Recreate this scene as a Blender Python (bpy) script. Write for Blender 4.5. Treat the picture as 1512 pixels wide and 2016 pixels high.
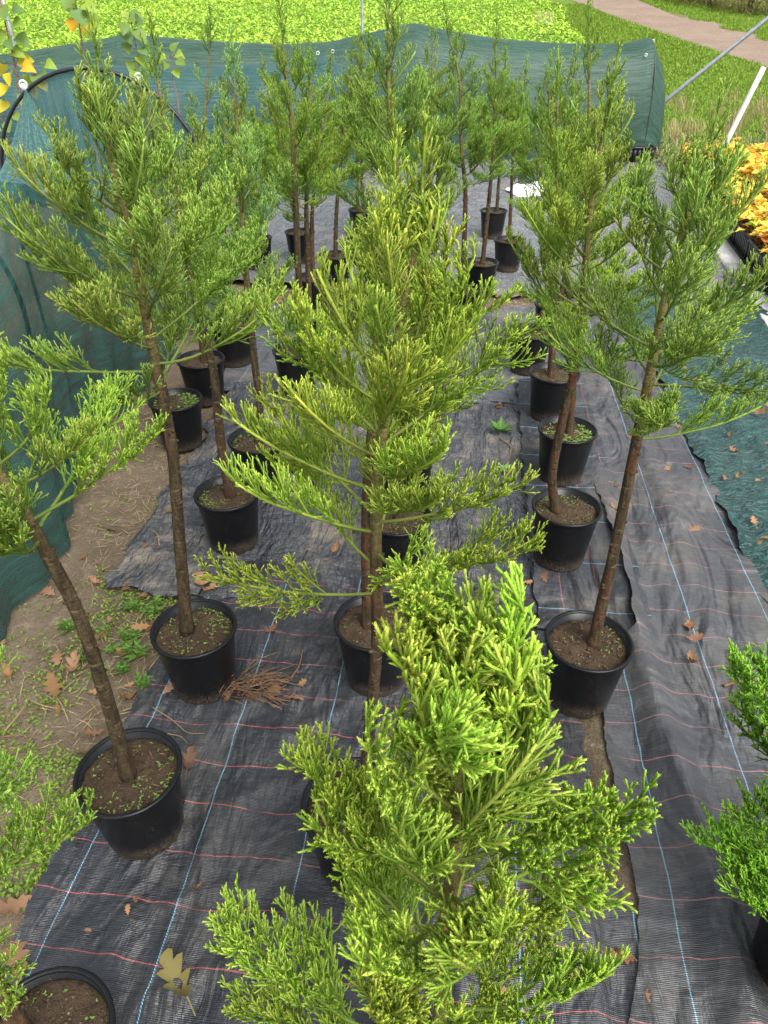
import bpy, math, random
import numpy as np
from mathutils import Vector, Matrix, noise as mnoise

# ------------------------------------------------------------------ camera, light
for o in list(bpy.data.objects):
    bpy.data.objects.remove(o, do_unlink=True)
scene = bpy.context.scene
COL = scene.collection
R = math.radians
F = 1410.0            # focal length in photograph pixels (1512 x 2016)
H = 1.97              # camera height
PITCH = R(35.0)
SP, CP = math.sin(PITCH), math.cos(PITCH)

cam_data = bpy.data.cameras.new('camera')
cam = bpy.data.objects.new('camera', cam_data)
COL.objects.link(cam)
cam.location = (0, 0, H)
cam.rotation_euler = (R(90) - PITCH, 0, 0)
cam_data.sensor_fit = 'VERTICAL'
cam_data.sensor_height = 24.0
cam_data.lens = F / 2016.0 * 24.0
cam_data.clip_start = 0.02
cam_data.clip_end = 2000
scene.camera = cam

SUN_EL, SUN_AZ = R(52), R(150)     # azimuth measured from +Y towards +X
world = bpy.data.worlds.new('World')
scene.world = world
world.use_nodes = True
wn = world.node_tree
wn.nodes.clear()
wo = wn.nodes.new('ShaderNodeOutputWorld')
bg = wn.nodes.new('ShaderNodeBackground')
sky = wn.nodes.new('ShaderNodeTexSky')
sky.sky_type = 'NISHITA'
sky.sun_disc = False
sky.sun_elevation = SUN_EL
sky.sun_rotation = SUN_AZ
sky.dust_density = 4.0
sky.air_density = 1.0
hs = wn.nodes.new('ShaderNodeHueSaturation')
hs.inputs['Saturation'].default_value = 0.30     # thin overcast: nearly white sky
wn.links.new(sky.outputs[0], hs.inputs['Color'])
wn.links.new(hs.outputs[0], bg.inputs[0])
bg.inputs[1].default_value = 0.15
wn.links.new(bg.outputs[0], wo.inputs[0])

sun_data = bpy.data.lights.new('sun', 'SUN')
sun_data.energy = 1.2
sun_data.angle = R(26)
sun_data.color = (1.0, 0.975, 0.935)
sun = bpy.data.objects.new('sun', sun_data)
COL.objects.link(sun)
sd = Vector((math.sin(SUN_AZ) * math.cos(SUN_EL), math.cos(SUN_AZ) * math.cos(SUN_EL), math.sin(SUN_EL)))
sun.rotation_euler = (-sd).to_track_quat('-Z', 'Y').to_euler()
sun.location = (0, 0, 30)

scene.view_settings.view_transform = 'Standard'
scene.view_settings.look = 'None'
scene.view_settings.gamma = 1.0
scene.view_settings.exposure = 1.25
scene.view_settings.use_curve_mapping = False
scene.render.engine = 'CYCLES'
scene.cycles.max_bounces = 5
scene.cycles.diffuse_bounces = 3
scene.cycles.transparent_max_bounces = 8

# ------------------------------------------------------------------ pixel helpers
def ray(px, py):
    u = (px - 756.0) / F
    v = (py - 1008.0) / F
    return Vector((u, CP - v * SP, -(SP + v * CP)))
def at_z(px, py, z=0.0):                 # point of height z under a pixel
    d = ray(px, py)
    t = (z - H) / d.z
    return Vector((d.x * t, d.y * t, z))
def at_y(px, py, y):                     # point at distance y along a pixel's ray
    d = ray(px, py)
    t = y / d.y
    return Vector((d.x * t, y, H + d.z * t))
SLOPE0, SLOPE = 14.4, 0.12
def terrain(x, y):
    b = 0.0
    if y > SLOPE0:
        e = y - SLOPE0
        b = SLOPE * (e * e / (e + 2.0))
    return b
def at_ground(px, py):
    d = ray(px, py)
    t = 0.5
    for i in range(4000):
        p = Vector((0, 0, H)) + d * t
        if p.z <= terrain(p.x, p.y):
            return p
        t += 0.02
    return p

# ------------------------------------------------------------------ node helpers
def new_mat(name):
    m = bpy.data.materials.new(name)
    m.use_nodes = True
    nt = m.node_tree
    nt.nodes.clear()
    out = nt.nodes.new('ShaderNodeOutputMaterial')
    return m, nt, out
class NB:
    def __init__(s, nt): s.nt = nt
    def n(s, typ, **kw):
        nd = s.nt.nodes.new(typ)
        for k, v in kw.items(): setattr(nd, k, v)
        return nd
    def link(s, a, b): s.nt.links.new(a, b)
    def setin(s, sock, val):
        if hasattr(val, 'is_output'): s.link(val, sock)
        elif isinstance(val, (tuple, list)) and len(val) == 3 and sock.type == 'RGBA': sock.default_value = (*val, 1)
        else: sock.default_value = val
    def mix(s, f, a, b, blend='MIX'):
        nd = s.n('ShaderNodeMix', data_type='RGBA', blend_type=blend)
        s.setin(nd.inputs[0], f); s.setin(nd.inputs[6], a); s.setin(nd.inputs[7], b)
        return nd.outputs[2]
    def math(s, op, a, b=0.0, c=0.0, clamp=False):
        nd = s.n('ShaderNodeMath', operation=op, use_clamp=clamp)
        s.setin(nd.inputs[0], a); s.setin(nd.inputs[1], b); s.setin(nd.inputs[2], c)
        return nd.outputs[0]
    def noise(s, vec, scale, detail=3.0, rough=0.55, dist=0.0):
        nd = s.n('ShaderNodeTexNoise')
        if vec is not None: s.link(vec, nd.inputs['Vector'])
        nd.inputs['Scale'].default_value = scale
        nd.inputs['Detail'].default_value = detail
        nd.inputs['Roughness'].default_value = rough
        nd.inputs['Distortion'].default_value = dist
        return nd.outputs[0]
    def ramp(s, f, a, b, smooth=True):
        nd = s.n('ShaderNodeMapRange')
        if smooth: nd.interpolation_type = 'SMOOTHSTEP'
        s.setin(nd.inputs[0], f); nd.inputs[1].default_value = a; nd.inputs[2].default_value = b
        return nd.outputs[0]
    def mapping(s, vec, scale=(1, 1, 1), rot=(0, 0, 0), loc=(0, 0, 0)):
        nd = s.n('ShaderNodeMapping')
        s.link(vec, nd.inputs[0])
        nd.inputs['Scale'].default_value = scale
        nd.inputs['Rotation'].default_value = rot
        nd.inputs['Location'].default_value = loc
        return nd.outputs[0]
    def bump(s, h, strength=0.5, dist=0.01, normal=None):
        nd = s.n('ShaderNodeBump')
        nd.inputs['Strength'].default_value = strength
        nd.inputs['Distance'].default_value = dist
        s.link(h, nd.inputs['Height'])
        if normal is not None: s.link(normal, nd.inputs['Normal'])
        return nd.outputs[0]
    def bsdf(s, col, rough=0.8, spec=0.3, normal=None, metal=0.0):
        nd = s.n('ShaderNodeBsdfPrincipled')
        s.setin(nd.inputs['Base Color'], col)
        s.setin(nd.inputs['Roughness'], rough)
        s.setin(nd.inputs['Specular IOR Level'], spec)
        nd.inputs['Metallic'].default_value = metal
        if normal is not None: s.link(normal, nd.inputs['Normal'])
        return nd.outputs[0]
    def geo(s): return s.n('ShaderNodeNewGeometry').outputs['Position']
    def objco(s): return s.n('ShaderNodeTexCoord').outputs['Object']
    def uv(s): return s.n('ShaderNodeTexCoord').outputs['UV']
    def attr(s, name): return s.n('ShaderNodeAttribute', attribute_name=name)
    def oinfo(s): return s.n('ShaderNodeObjectInfo')
    def mixsh(s, f, a, b):
        nd = s.n('ShaderNodeMixShader')
        s.setin(nd.inputs[0], f); s.link(a, nd.inputs[1]); s.link(b, nd.inputs[2])
        return nd.outputs[0]

M = {}
# soil
def mat_soil(name, c1, c2, c3, scale=1.0):
    m, nt, out = new_mat(name); b = NB(nt)
    p = b.geo()
    n1 = b.noise(p, 1.7 * scale, 4); n2 = b.noise(p, 14 * scale, 6, 0.7); n3 = b.noise(p, 95 * scale, 3, 0.7)
    c = b.mix(b.ramp(n1, 0.38, 0.62), c1, c2)
    c = b.mix(b.ramp(n2, 0.52, 0.66), c, c3)
    c = b.mix(b.math('MULTIPLY', b.ramp(n3, 0.35, 0.7), 0.6), c, (c3[0] * .35, c3[1] * .35, c3[2] * .35))
    if name == 'ground_soil':      # the verge beyond the nursery bed is turf, not bare soil
        sp_ = b.n('ShaderNodeSeparateXYZ'); b.link(p, sp_.inputs[0])
        tf = b.ramp(b.math('ADD', sp_.outputs[1], b.math('MULTIPLY', b.math('SUBTRACT', n1, 0.5), 2.0)), 12.8, 14.2)
        c = b.mix(tf, c, b.mix(n2, (0.085, 0.15, 0.014), (0.13, 0.20, 0.025)))
    h = b.math('ADD', b.math('MULTIPLY', n2, 1.0), b.math('MULTIPLY', n3, 0.5))
    b.link(b.bsdf(c, 0.95, 0.15, b.bump(h, 0.9, 0.02)), out.inputs[0])
    return m
M['ground'] = mat_soil('ground_soil', (0.20, 0.155, 0.105), (0.13, 0.10, 0.062), (0.25, 0.20, 0.14))
M['pot_soil'] = mat_soil('potting_soil', (0.085, 0.058, 0.036), (0.12, 0.083, 0.05), (0.05, 0.034, 0.022), 3.0)
M['path'] = mat_soil('path_dirt', (0.27, 0.20, 0.15), (0.23, 0.165, 0.12), (0.32, 0.25, 0.20), 0.6)
M['field_soil'] = mat_soil('field_base', (0.10, 0.17, 0.02), (0.13, 0.21, 0.025), (0.07, 0.12, 0.02), 0.5)

# woven ground fabric with coloured marker threads
def mat_fabric(name, bu=None, bv=None, ru=None, rv=None, bcol=(0.17, 0.38, 0.52), rcol=(0.34, 0.085, 0.08), dust=0.25, wrinkle=0.5, base=(0.017, 0.0185, 0.021), gloss=0.34, fade=1.0):
    m, nt, out = new_mat(name); b = NB(nt)
    uv = b.uv()
    sep = b.n('ShaderNodeSeparateXYZ'); b.link(uv, sep.inputs[0])
    wob = b.noise(uv, 5.0, 2)
    wob2 = b.noise(b.mapping(uv, loc=(3.7, 9.1, 0)), 5.0, 2)
    U = b.math('ADD', sep.outputs[0], b.math('MULTIPLY', b.math('SUBTRACT', wob, 0.5), 0.016))
    V = b.math('ADD', sep.outputs[1], b.math('MULTIPLY', b.math('SUBTRACT', wob2, 0.5), 0.05))
    # weave
    wv = b.n('ShaderNodeTexWave', wave_type='BANDS', bands_direction='Y'); b.link(uv, wv.inputs[0])
    wv.inputs['Scale'].default_value = 75; wv.inputs['Distortion'].default_value = 1.2; wv.inputs['Detail'].default_value = 2
    st = b.noise(b.mapping(uv, scale=(18, 240, 1)), 1.0, 3, 0.6)
    big = b.noise(uv, 2.3, 4, 0.6)
    c = b.mix(b.ramp(st, 0.3, 0.75), base, tuple(x * 2.4 for x in base))
    c = b.mix(b.math('MULTIPLY', b.ramp(big, 0.45, 0.75), 0.5), c, tuple(x * 2.6 for x in base))
    # dust
    g = b.geo()
    d1 = b.noise(g, 2.6, 6, 0.68); d2 = b.noise(g, 30, 4, 0.7)
    dm = b.math('MULTIPLY', b.ramp(b.math('ADD', d1, b.math('MULTIPLY', d2, 0.22)), 0.58, 0.80), dust, clamp=True)
    def lines(coord, per, off, w):
        x = b.math('SUBTRACT', coord, off)
        x = b.math('PINGPONG', x, per * 0.5)
        return b.math('LESS_THAN', x, w * 0.5)
    lfade = b.ramp(b.noise(b.mapping(uv, scale=(4, 4, 1), loc=(1, 5, 0)), 1.0, 4, 0.7), 0.30, 0.55)
    fade = b.math('MULTIPLY', b.math('ADD', 0.45, b.math('MULTIPLY', lfade, 0.55)), fade)
    dash = b.math('GREATER_THAN', b.math('SINE', b.math('MULTIPLY', b.math('ADD', sep.outputs[0], sep.outputs[1]), 900)), -0.55)
    if ru: c = b.mix(b.math('MULTIPLY', b.math('MULTIPLY', lines(U, *ru, 0.0030), dash), fade), c, rcol)
    if rv: c = b.mix(b.math('MULTIPLY', b.math('MULTIPLY', lines(V, *rv, 0.0030), b.ramp(b.noise(b.mapping(uv, scale=(9, 9, 1)), 1, 2), 0.25, 0.5)), fade), c, rcol)
    if bu: c = b.mix(b.math('MULTIPLY', b.math('MULTIPLY', lines(U, *bu, 0.0036), dash), fade), c, bcol)
    if bv: c = b.mix(b.math('MULTIPLY', lines(V, *bv, 0.0036), b.math('MULTIPLY', fade, 0.8)), c, bcol)
    c = b.mix(dm, c, (0.25, 0.215, 0.165))
    # relief: long crumples and weave
    w1 = b.noise(b.mapping(uv, scale=(3.2, 1.6, 1), rot=(0, 0, 0.5)), 1.0, 3, 0.5, 1.2)
    w2 = b.noise(b.mapping(uv, scale=(22, 5, 1), rot=(0, 0, -0.35)), 1.0, 3, 0.6, 0.8)
    w3 = b.noise(b.mapping(uv, scale=(9, 30, 1), rot=(0, 0, 0.3)), 1.0, 3, 0.6, 0.8)
    hgt = b.math('ADD', b.math('MULTIPLY', w2, wrinkle), b.math('MULTIPLY', w3, wrinkle * 0.45))
    nrm = b.bump(w1, 1.0, 0.11)
    nrm = b.bump(hgt, 0.9, 0.016, nrm)
    nrm = b.bump(b.math('ADD', wv.outputs[0], b.math('MULTIPLY', st, 2.0)), 0.45, 0.002, nrm)
    rg = b.math('ADD', gloss, b.math('MULTIPLY', b.ramp(b.noise(uv, 3.1, 3), 0.35, 0.7), 0.18))
    rg = b.math('ADD', rg, b.math('MULTIPLY', dm, 0.6), clamp=True)
    b.link(b.bsdf(c, rg, 0.5, nrm), out.inputs[0])
    return m
M['fab_front'] = mat_fabric('woven_fabric_front', bu=(0.30, -0.655), rv=(0.1455, 0.02), dust=0.14, wrinkle=0.8)
M['fab_right'] = mat_fabric('woven_fabric_right', bu=(0.30, 0.05), rv=(0.145, 0.03), dust=0.25, rcol=(0.30, 0.13, 0.125), base=(0.030, 0.031, 0.033), wrinkle=0.4)
M['fab_strip'] = mat_fabric('woven_fabric_strip', ru=(0.145, 0.03), bv=(0.30, 0.05), dust=0.30)
M['fab_mid'] = mat_fabric('woven_fabric_mid', bu=(0.30, 0.1), bv=(0.30, 0.12), dust=0.45, bcol=(0.25, 0.30, 0.36), base=(0.050, 0.053, 0.058))
M['fab_plastic'] = mat_fabric('crinkled_plastic', dust=0.8, wrinkle=2.8, base=(0.036, 0.038, 0.042), gloss=0.27)
M['fab_rear'] = mat_fabric('rear_plastic', dust=0.55, wrinkle=1.8, base=(0.085, 0.088, 0.093), gloss=0.20)

# green woven tarp
m, nt, out = new_mat('green_tarp'); b = NB(nt)
p = b.geo()
n1 = b.noise(b.mapping(p, scale=(13, 26, 13), rot=(0, 0, 0.5)), 1.0, 4, 0.6, 1.6)
n2 = b.noise(p, 3, 3); n3 = b.noise(p, 160, 2)
c = b.mix(b.ramp(n1, 0.35, 0.7), (0.006, 0.034, 0.030), (0.016, 0.080, 0.068))
nr = b.bump(n1, 1.0, 0.035); nr = b.bump(n2, 0.6, 0.08, nr); nr = b.bump(n3, 0.2, 0.002, nr)
b.link(b.bsdf(c, 0.30, 0.5, nr), out.inputs[0]); M['tarp'] = m

# shade net
def mat_net(name, c1, c2, op=0.80, stripe=(1, 60, 1)):
    m, nt, out = new_mat(name); b = NB(nt)
    p = b.objco(); uv = b.uv()
    n1 = b.noise(b.mapping(uv, scale=stripe), 1.0, 3, 0.65)
    n2 = b.noise(p, 3.0, 3)
    c = b.mix(b.ramp(n1, 0.3, 0.7), c1, c2)
    c = b.mix(b.math('MULTIPLY', b.ramp(n2, 0.4, 0.7), 0.4), c, c2)
    fine = b.noise(b.mapping(uv, scale=(140, 140, 1)), 1.0, 2)
    di = b.bsdf(c, 0.5, 0.45, b.bump(b.math('ADD', n1, fine), 0.25, 0.01))
    tl = b.n('ShaderNodeBsdfTranslucent'); b.setin(tl.inputs[0], c)
    sh = b.mixsh(0.35, di, tl.outputs[0])
    tr = b.n('ShaderNodeBsdfTransparent')
    f = b.math('ADD', op - 0.16, b.math('MULTIPLY', b.ramp(n1, 0.3, 0.7), 0.2), clamp=True)
    b.link(b.mixsh(f, tr.outputs[0], sh), out.inputs[0])
    return m
M['net'] = mat_net('green_shade_net', (0.008, 0.048, 0.042), (0.030, 0.115, 0.100), 0.84, (3, 40, 1))
M['net_hoop'] = mat_net('green_shade_net_over_hoop', (0.030, 0.095, 0.092), (0.095, 0.20, 0.19), 0.74, (95, 2, 1))
M['net_swag'] = mat_net('green_net_gathered', (0.045, 0.125, 0.12), (0.115, 0.235, 0.22), 0.95, (60, 4, 1))
M['net_far'] = mat_net('green_shade_net_far', (0.020, 0.066, 0.048), (0.066, 0.135, 0.105), 0.88, (2, 45, 1))
M['net_teal'] = mat_net('teal_shade_net', (0.026, 0.088, 0.080), (0.066, 0.155, 0.145), 0.86, (2, 60, 1))

def mat_simple(name, col, rough=0.6, spec=0.4, nscale=None, ncol=None, bump=0.0, metal=0.0):
    m, nt, out = new_mat(name); b = NB(nt)
    nrm = None; c = col
    if nscale:
        n1 = b.noise(b.objco(), nscale, 5, 0.65)
        c = b.mix(b.ramp(n1, 0.35, 0.7), col, ncol or tuple(x * 0.6 for x in col))
        if bump: nrm = b.bump(n1, bump, 0.004)
    b.link(b.bsdf(c, rough, spec, nrm, metal), out.inputs[0])
    return m
# pot plastic: black, dusty at the foot
m, nt, out = new_mat('black_pot_plastic'); b = NB(nt)
oc = b.objco(); sep = b.n('ShaderNodeSeparateXYZ'); b.link(oc, sep.inputs[0])
n1 = b.noise(oc, 9, 6, 0.7); n2 = b.noise(oc, 170, 2, 0.6)
foot = b.ramp(b.math('ADD', sep.outputs[2], b.math('MULTIPLY', b.math('SUBTRACT', n1, 0.5), 0.12)), 0.085, 0.0)
dm = b.math('MULTIPLY', foot, b.math('ADD', 0.12, b.math('MULTIPLY', b.ramp(n2, 0.45, 0.6), 0.5)))
dm = b.math('ADD', dm, b.math('MULTIPLY', b.ramp(n2, 0.60, 0.70), b.math('MULTIPLY', b.ramp(n1, 0.40, 0.65), 0.45)), clamp=True)
c = b.mix(dm, (0.0055, 0.006, 0.007), (0.16, 0.12, 0.08))
nr = b.bump(b.noise(b.mapping(oc, scale=(1, 1, 0.3)), 30, 3), 0.12, 0.003)
b.link(b.bsdf(c, b.math('ADD', 0.34, b.math('MULTIPLY', dm, 0.5)), 0.26, nr), out.inputs[0]); M['pot'] = m

# sequoia foliage: Col.r = tip, Col.g = wood, Col.b = random
def mat_foliage(name):
    m, nt, out = new_mat(name); b = NB(nt)
    a = b.attr('Col'); sep = b.n('ShaderNodeSeparateColor'); b.link(a.outputs['Color'], sep.inputs[0])
    oi = b.oinfo()
    inner = b.mix(sep.outputs[2], (0.085, 0.195, 0.018), (0.145, 0.265, 0.028))
    tip = b.mix(sep.outputs[2], (0.34, 0.51, 0.055), (0.56, 0.63, 0.15))
    tf = b.math('POWER', sep.outputs[0], 1.7)
    c = b.mix(tf, inner, tip)
    v = b.math('ADD', 0.8, b.math('MULTIPLY', oi.outputs['Random'], 0.4))
    c = b.mix(1.0, c, oi.outputs['Color'], 'MULTIPLY')
    vv = b.n('ShaderNodeCombineXYZ'); [b.link(v, vv.inputs[i]) for i in range(3)]
    c = b.mix(1.0, c, vv.outputs[0], 'MULTIPLY')
    c = b.mix(sep.outputs[1], c, b.mix(sep.outputs[2], (0.20, 0.175, 0.07), (0.15, 0.10, 0.055)))
    di = b.bsdf(c, 0.55, 0.35)
    tl = b.n('ShaderNodeBsdfTranslucent'); b.setin(tl.inputs[0], c)
    b.link(b.mixsh(0.30, di, tl.outputs[0]), out.inputs[0])
    return m
M['foliage'] = mat_foliage('sequoia_foliage')
# trunk: Col.r = height 0..1 (brown bark below, olive green shoot above)
m, nt, out = new_mat('sequoia_bark'); b = NB(nt)
a = b.attr('Col'); sep = b.n('ShaderNodeSeparateColor'); b.link(a.outputs['Color'], sep.inputs[0])
oc = b.objco(); oi = b.oinfo()
n1 = b.noise(b.mapping(oc, scale=(70, 70, 14)), 1.0, 5, 0.7); n2 = b.noise(oc, 9, 3)
lo = b.mix(b.ramp(n1, 0.35, 0.7), (0.028, 0.020, 0.009), (0.088, 0.062, 0.030))
red = b.mix(b.ramp(n1, 0.35, 0.7), (0.068, 0.028, 0.014), (0.125, 0.060, 0.033))
lo = b.mix(b.math('MULTIPLY', b.ramp(n2, 0.46, 0.62), b.ramp(oi.outputs['Random'], 0.2, 0.8)), lo, red)
hi = b.mix(b.ramp(n1, 0.4, 0.65), (0.145, 0.150, 0.035), (0.20, 0.145, 0.06))
c = b.mix(b.ramp(b.math('ADD', sep.outputs[0], b.math('MULTIPLY', b.math('SUBTRACT', n2, 0.5), 0.4)), 0.35, 0.75), lo, hi)
n4 = b.noise(b.mapping(oc, scale=(26, 26, 60)), 1.0, 4, 0.75)
c = b.mix(b.math('MULTIPLY', b.ramp(n4, 0.55, 0.68), 0.55), c, (0.030, 0.019, 0.010))
c = b.mix(b.math('MULTIPLY', b.ramp(n4, 0.42, 0.34), 0.45), c, (0.22, 0.17, 0.10))
b.link(b.bsdf(c, 0.8, 0.25, b.bump(b.math('ADD', n1, n4), 1.0, 0.010)), out.inputs[0]); M['bark'] = m

# leaves (tint from object colour)
def mat_leaf(name, base, var, transl=0.25, rough=0.6, nscale=12.0):
    m, nt, out = new_mat(name); b = NB(nt)
    oi = b.oinfo(); oc = b.objco()
    a = b.attr('Col'); sep = b.n('ShaderNodeSeparateColor'); b.link(a.outputs['Color'], sep.inputs[0])
    n1 = b.noise(oc, nscale, 3)
    f = b.math('ADD', b.math('MULTIPLY', oi.outputs['Random'], 0.6), b.math('MULTIPLY', n1, 0.4))
    f = b.math('ADD', b.math('MULTIPLY', sep.outputs[0], 0.8), b.math('MULTIPLY', f, 0.5), clamp=True)
    c = b.mix(f, base, var)
    c = b.mix(1.0, c, oi.outputs['Color'], 'MULTIPLY')
    di = b.bsdf(c, rough, 0.3)
    tl = b.n('ShaderNodeBsdfTranslucent'); b.setin(tl.inputs[0], c)
    b.link(b.mixsh(transl, di, tl.outputs[0]), out.inputs[0])
    return m
M['oak_leaf'] = mat_leaf('dry_oak_leaf', (0.16, 0.082, 0.036), (0.36, 0.215, 0.115), 0.12, 0.7, 40)
M['maple_leaf'] = mat_leaf('yellow_maple_leaf', (0.86, 0.55, 0.05), (0.90, 0.74, 0.12), 0.3, 0.55)
M['poplar_leaf'] = mat_leaf('poplar_leaf', (0.10, 0.19, 0.035), (0.22, 0.30, 0.06), 0.35, 0.5)
M['weed'] = mat_leaf('weed_leaf', (0.060, 0.14, 0.022), (0.15, 0.25, 0.045), 0.25, 0.6)
M['field'] = mat_leaf('mustard_leaf', (0.16, 0.38, 0.020), (0.50, 0.72, 0.08), 0.35, 0.5)
M['grass'] = mat_leaf('grass_blade', (0.10, 0.20, 0.012), (0.22, 0.33, 0.035), 0.3, 0.6)
M['dry'] = mat_leaf('dry_stems', (0.24, 0.17, 0.08), (0.40, 0.31, 0.17), 0.1, 0.8)
M['chips'] = mat_leaf('soil_chips', (0.035, 0.022, 0.013), (0.17, 0.11, 0.065), 0.0, 0.9, 30)
M['twig'] = mat_simple('twig_bark', (0.20, 0.12, 0.07), 0.85, 0.2, 60, (0.11, 0.065, 0.04), 0.5)
M['stem'] = mat_simple('sapling_stem', (0.26, 0.14, 0.085), 0.7, 0.3, 40, (0.17, 0.085, 0.055), 0.3)
M['black_tube'] = mat_simple('black_hoop_tube', (0.012, 0.013, 0.014), 0.4, 0.5)
M['clip'] = mat_simple('net_clip', (0.62, 0.64, 0.66), 0.35, 0.5)
M['steel'] = mat_simple('galvanised_pipe', (0.42, 0.45, 0.48), 0.42, 0.5, 18, (0.30, 0.33, 0.36), 0.1, 0.6)
M['white'] = mat_simple('white_paint', (0.72, 0.71, 0.67), 0.6, 0.4, 14, (0.60, 0.58, 0.53), 0.2)
M['tray'] = mat_simple('black_tray_plastic', (0.011, 0.011, 0.012), 0.38, 0.45)
M['fleece'] = mat_simple('white_fleece', (0.78, 0.79, 0.80), 0.7, 0.3, 20, (0.66, 0.67, 0.69), 0.6)

# ------------------------------------------------------------------ mesh helpers
def mesh_np(name, verts, faces, mat, cols=None, smooth=False, uvs=None):
    """verts (n,3); faces list of tuples; cols (n,3) per vertex."""
    me = bpy.data.meshes.new(name)
    verts = np.asarray(verts, dtype=np.float32).reshape(-1, 3)
    ls = np.fromiter((len(f) for f in faces), dtype=np.int32, count=len(faces)) if not isinstance(faces, np.ndarray) else np.full(len(faces), faces.shape[1], np.int32)
    fl = faces.reshape(-1).astype(np.int32) if isinstance(faces, np.ndarray) else np.fromiter((i for f in faces for i in f), dtype=np.int32, count=int(ls.sum()))
    me.vertices.add(len(verts)); me.vertices.foreach_set('co', verts.reshape(-1))
    me.loops.add(len(fl)); me.loops.foreach_set('vertex_index', fl)
    me.polygons.add(len(ls))
    st = np.concatenate(([0], np.cumsum(ls)[:-1])).astype(np.int32)
    me.polygons.foreach_set('loop_start', st)
    if smooth: me.polygons.foreach_set('use_smooth', np.ones(len(ls), bool))
    if cols is not None:
        ca = me.color_attributes.new('Col', 'FLOAT_COLOR', 'POINT')
        c4 = np.ones((len(verts), 4), np.float32); c4[:, :3] = np.asarray(cols, np.float32).reshape(-1, 3)
        ca.data.foreach_set('color', c4.reshape(-1))
    if uvs is not None:
        ul = me.uv_layers.new(name='UVMap')
        ul.data.foreach_set('uv', np.asarray(uvs, np.float32)[fl].reshape(-1))
    me.update(calc_edges=True); me.validate()
    if mat: me.materials.append(M[mat])
    return me
def link(name, me, parent=None, loc=None, rot=None, scale=None):
    o = bpy.data.objects.new(name, me)
    COL.objects.link(o)
    if parent is not None: o.parent = parent
    if loc is not None: o.location = loc
    if rot is not None: o.rotation_euler = rot
    if scale is not None: o.scale = scale if hasattr(scale, '__len__') else (scale,) * 3
    return o
def tag(o, label=None, cat=None, group=None, kind=None):
    if label: o['label'] = label
    if cat: o['category'] = cat
    if group: o['group'] = group
    if kind: o['kind'] = kind
    return o
class MB:
    def __init__(s): s.v = []; s.f = []; s.c = []
    def add(s, vs, fs, col=(0, 0, 0)):
        k = len(s.v)
        s.v.extend([tuple(v) for v in vs]); s.f.extend([tuple(i + k for i in f) for f in fs])
        if isinstance(col, list): s.c.extend(col)
        else: s.c.extend([col] * len(vs))
    def tube(s, pts, rads, sides=6, cap=True, cols=None):
        pts = [Vector(p) for p in pts]; n = len(pts); k = len(s.v)
        ref = Vector((0.31, 0.17, 0.93)); 
        for i, p in enumerate(pts):
            t = (pts[min(i + 1, n - 1)] - pts[max(i - 1, 0)])
            if t.length < 1e-9: t = Vector((0, 0, 1))
            t.normalize()
            a = t.cross(ref)
            if a.length < 0.05: a = t.cross(Vector((1, 0, 0)))
            a.normalize(); bb = t.cross(a)
            r = rads[i] if hasattr(rads, '__len__') else rads
            for j in range(sides):
                an = 2 * math.pi * j / sides
                q = p + a * (math.cos(an) * r) + bb * (math.sin(an) * r)
                s.v.append((q.x, q.y, q.z)); s.c.append(cols[i] if cols else (0, 0, 0))
        for i in range(n - 1):
            for j in range(sides):
                j2 = (j + 1) % sides
                s.f.append((k + i * sides + j, k + i * sides + j2, k + (i + 1) * sides + j2, k + (i + 1) * sides + j))
        if cap:
            s.f.append(tuple(k + j for j in reversed(range(sides))))
            s.f.append(tuple(k + (n - 1) * sides + j for j in range(sides)))
    def box(s, c, d, col=(0, 0, 0), taper=1.0):
        x, y, z = c; a, b_, h = d[0] / 2, d[1] / 2, d[2] / 2
        vs = [(x - a * taper, y - b_ * taper, z - h), (x + a * taper, y - b_ * taper, z - h), (x + a * taper, y + b_ * taper, z - h), (x - a * taper, y + b_ * taper, z - h),
              (x - a, y - b_, z + h), (x + a, y - b_, z + h), (x + a, y + b_, z + h), (x - a, y + b_, z + h)]
        s.add(vs, [(0, 3, 2, 1), (4, 5, 6, 7), (0, 1, 5, 4), (1, 2, 6, 5), (2, 3, 7, 6), (3, 0, 4, 7)], col)
    def mesh(s, name, mat, smooth=False): return mesh_np(name, s.v, s.f, mat, s.c, smooth)

def smooth_path(pts, n):
    """Catmull-Rom resample."""
    P = [Vector(p) for p in pts]
    P = [P[0] * 2 - P[1]] + P + [P[-1] * 2 - P[-2]]
    segs = len(P) - 3; out = []
    for i in range(n):
        t = i / (n - 1) * segs; k = min(int(t), segs - 1); u = t - k
        a, b_, c, d = P[k], P[k + 1], P[k + 2], P[k + 3]
        out.append(0.5 * ((2 * b_) + (c - a) * u + (2 * a - 5 * b_ + 4 * c - d) * u * u + (3 * b_ - a - 3 * c + d) * u ** 3))
    return out

# ------------------------------------------------------------------ terrain
POTS = []      # (x, y) of every pot, for flattening the cloth under them
def nz(x, y, s, o=0.0): return mnoise.noise(Vector((x * s + o, y * s - o, o * 1.7)))
CA, SA = math.cos(R(6.5)), math.sin(R(6.5))      # the fabric lanes run 6.5 degrees off the view direction
def uv2xy(u, v): return (u * CA + v * SA, -u * SA + v * CA)
def xy2uv(x, y): return (x * CA - y * SA, x * SA + y * CA)

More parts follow.
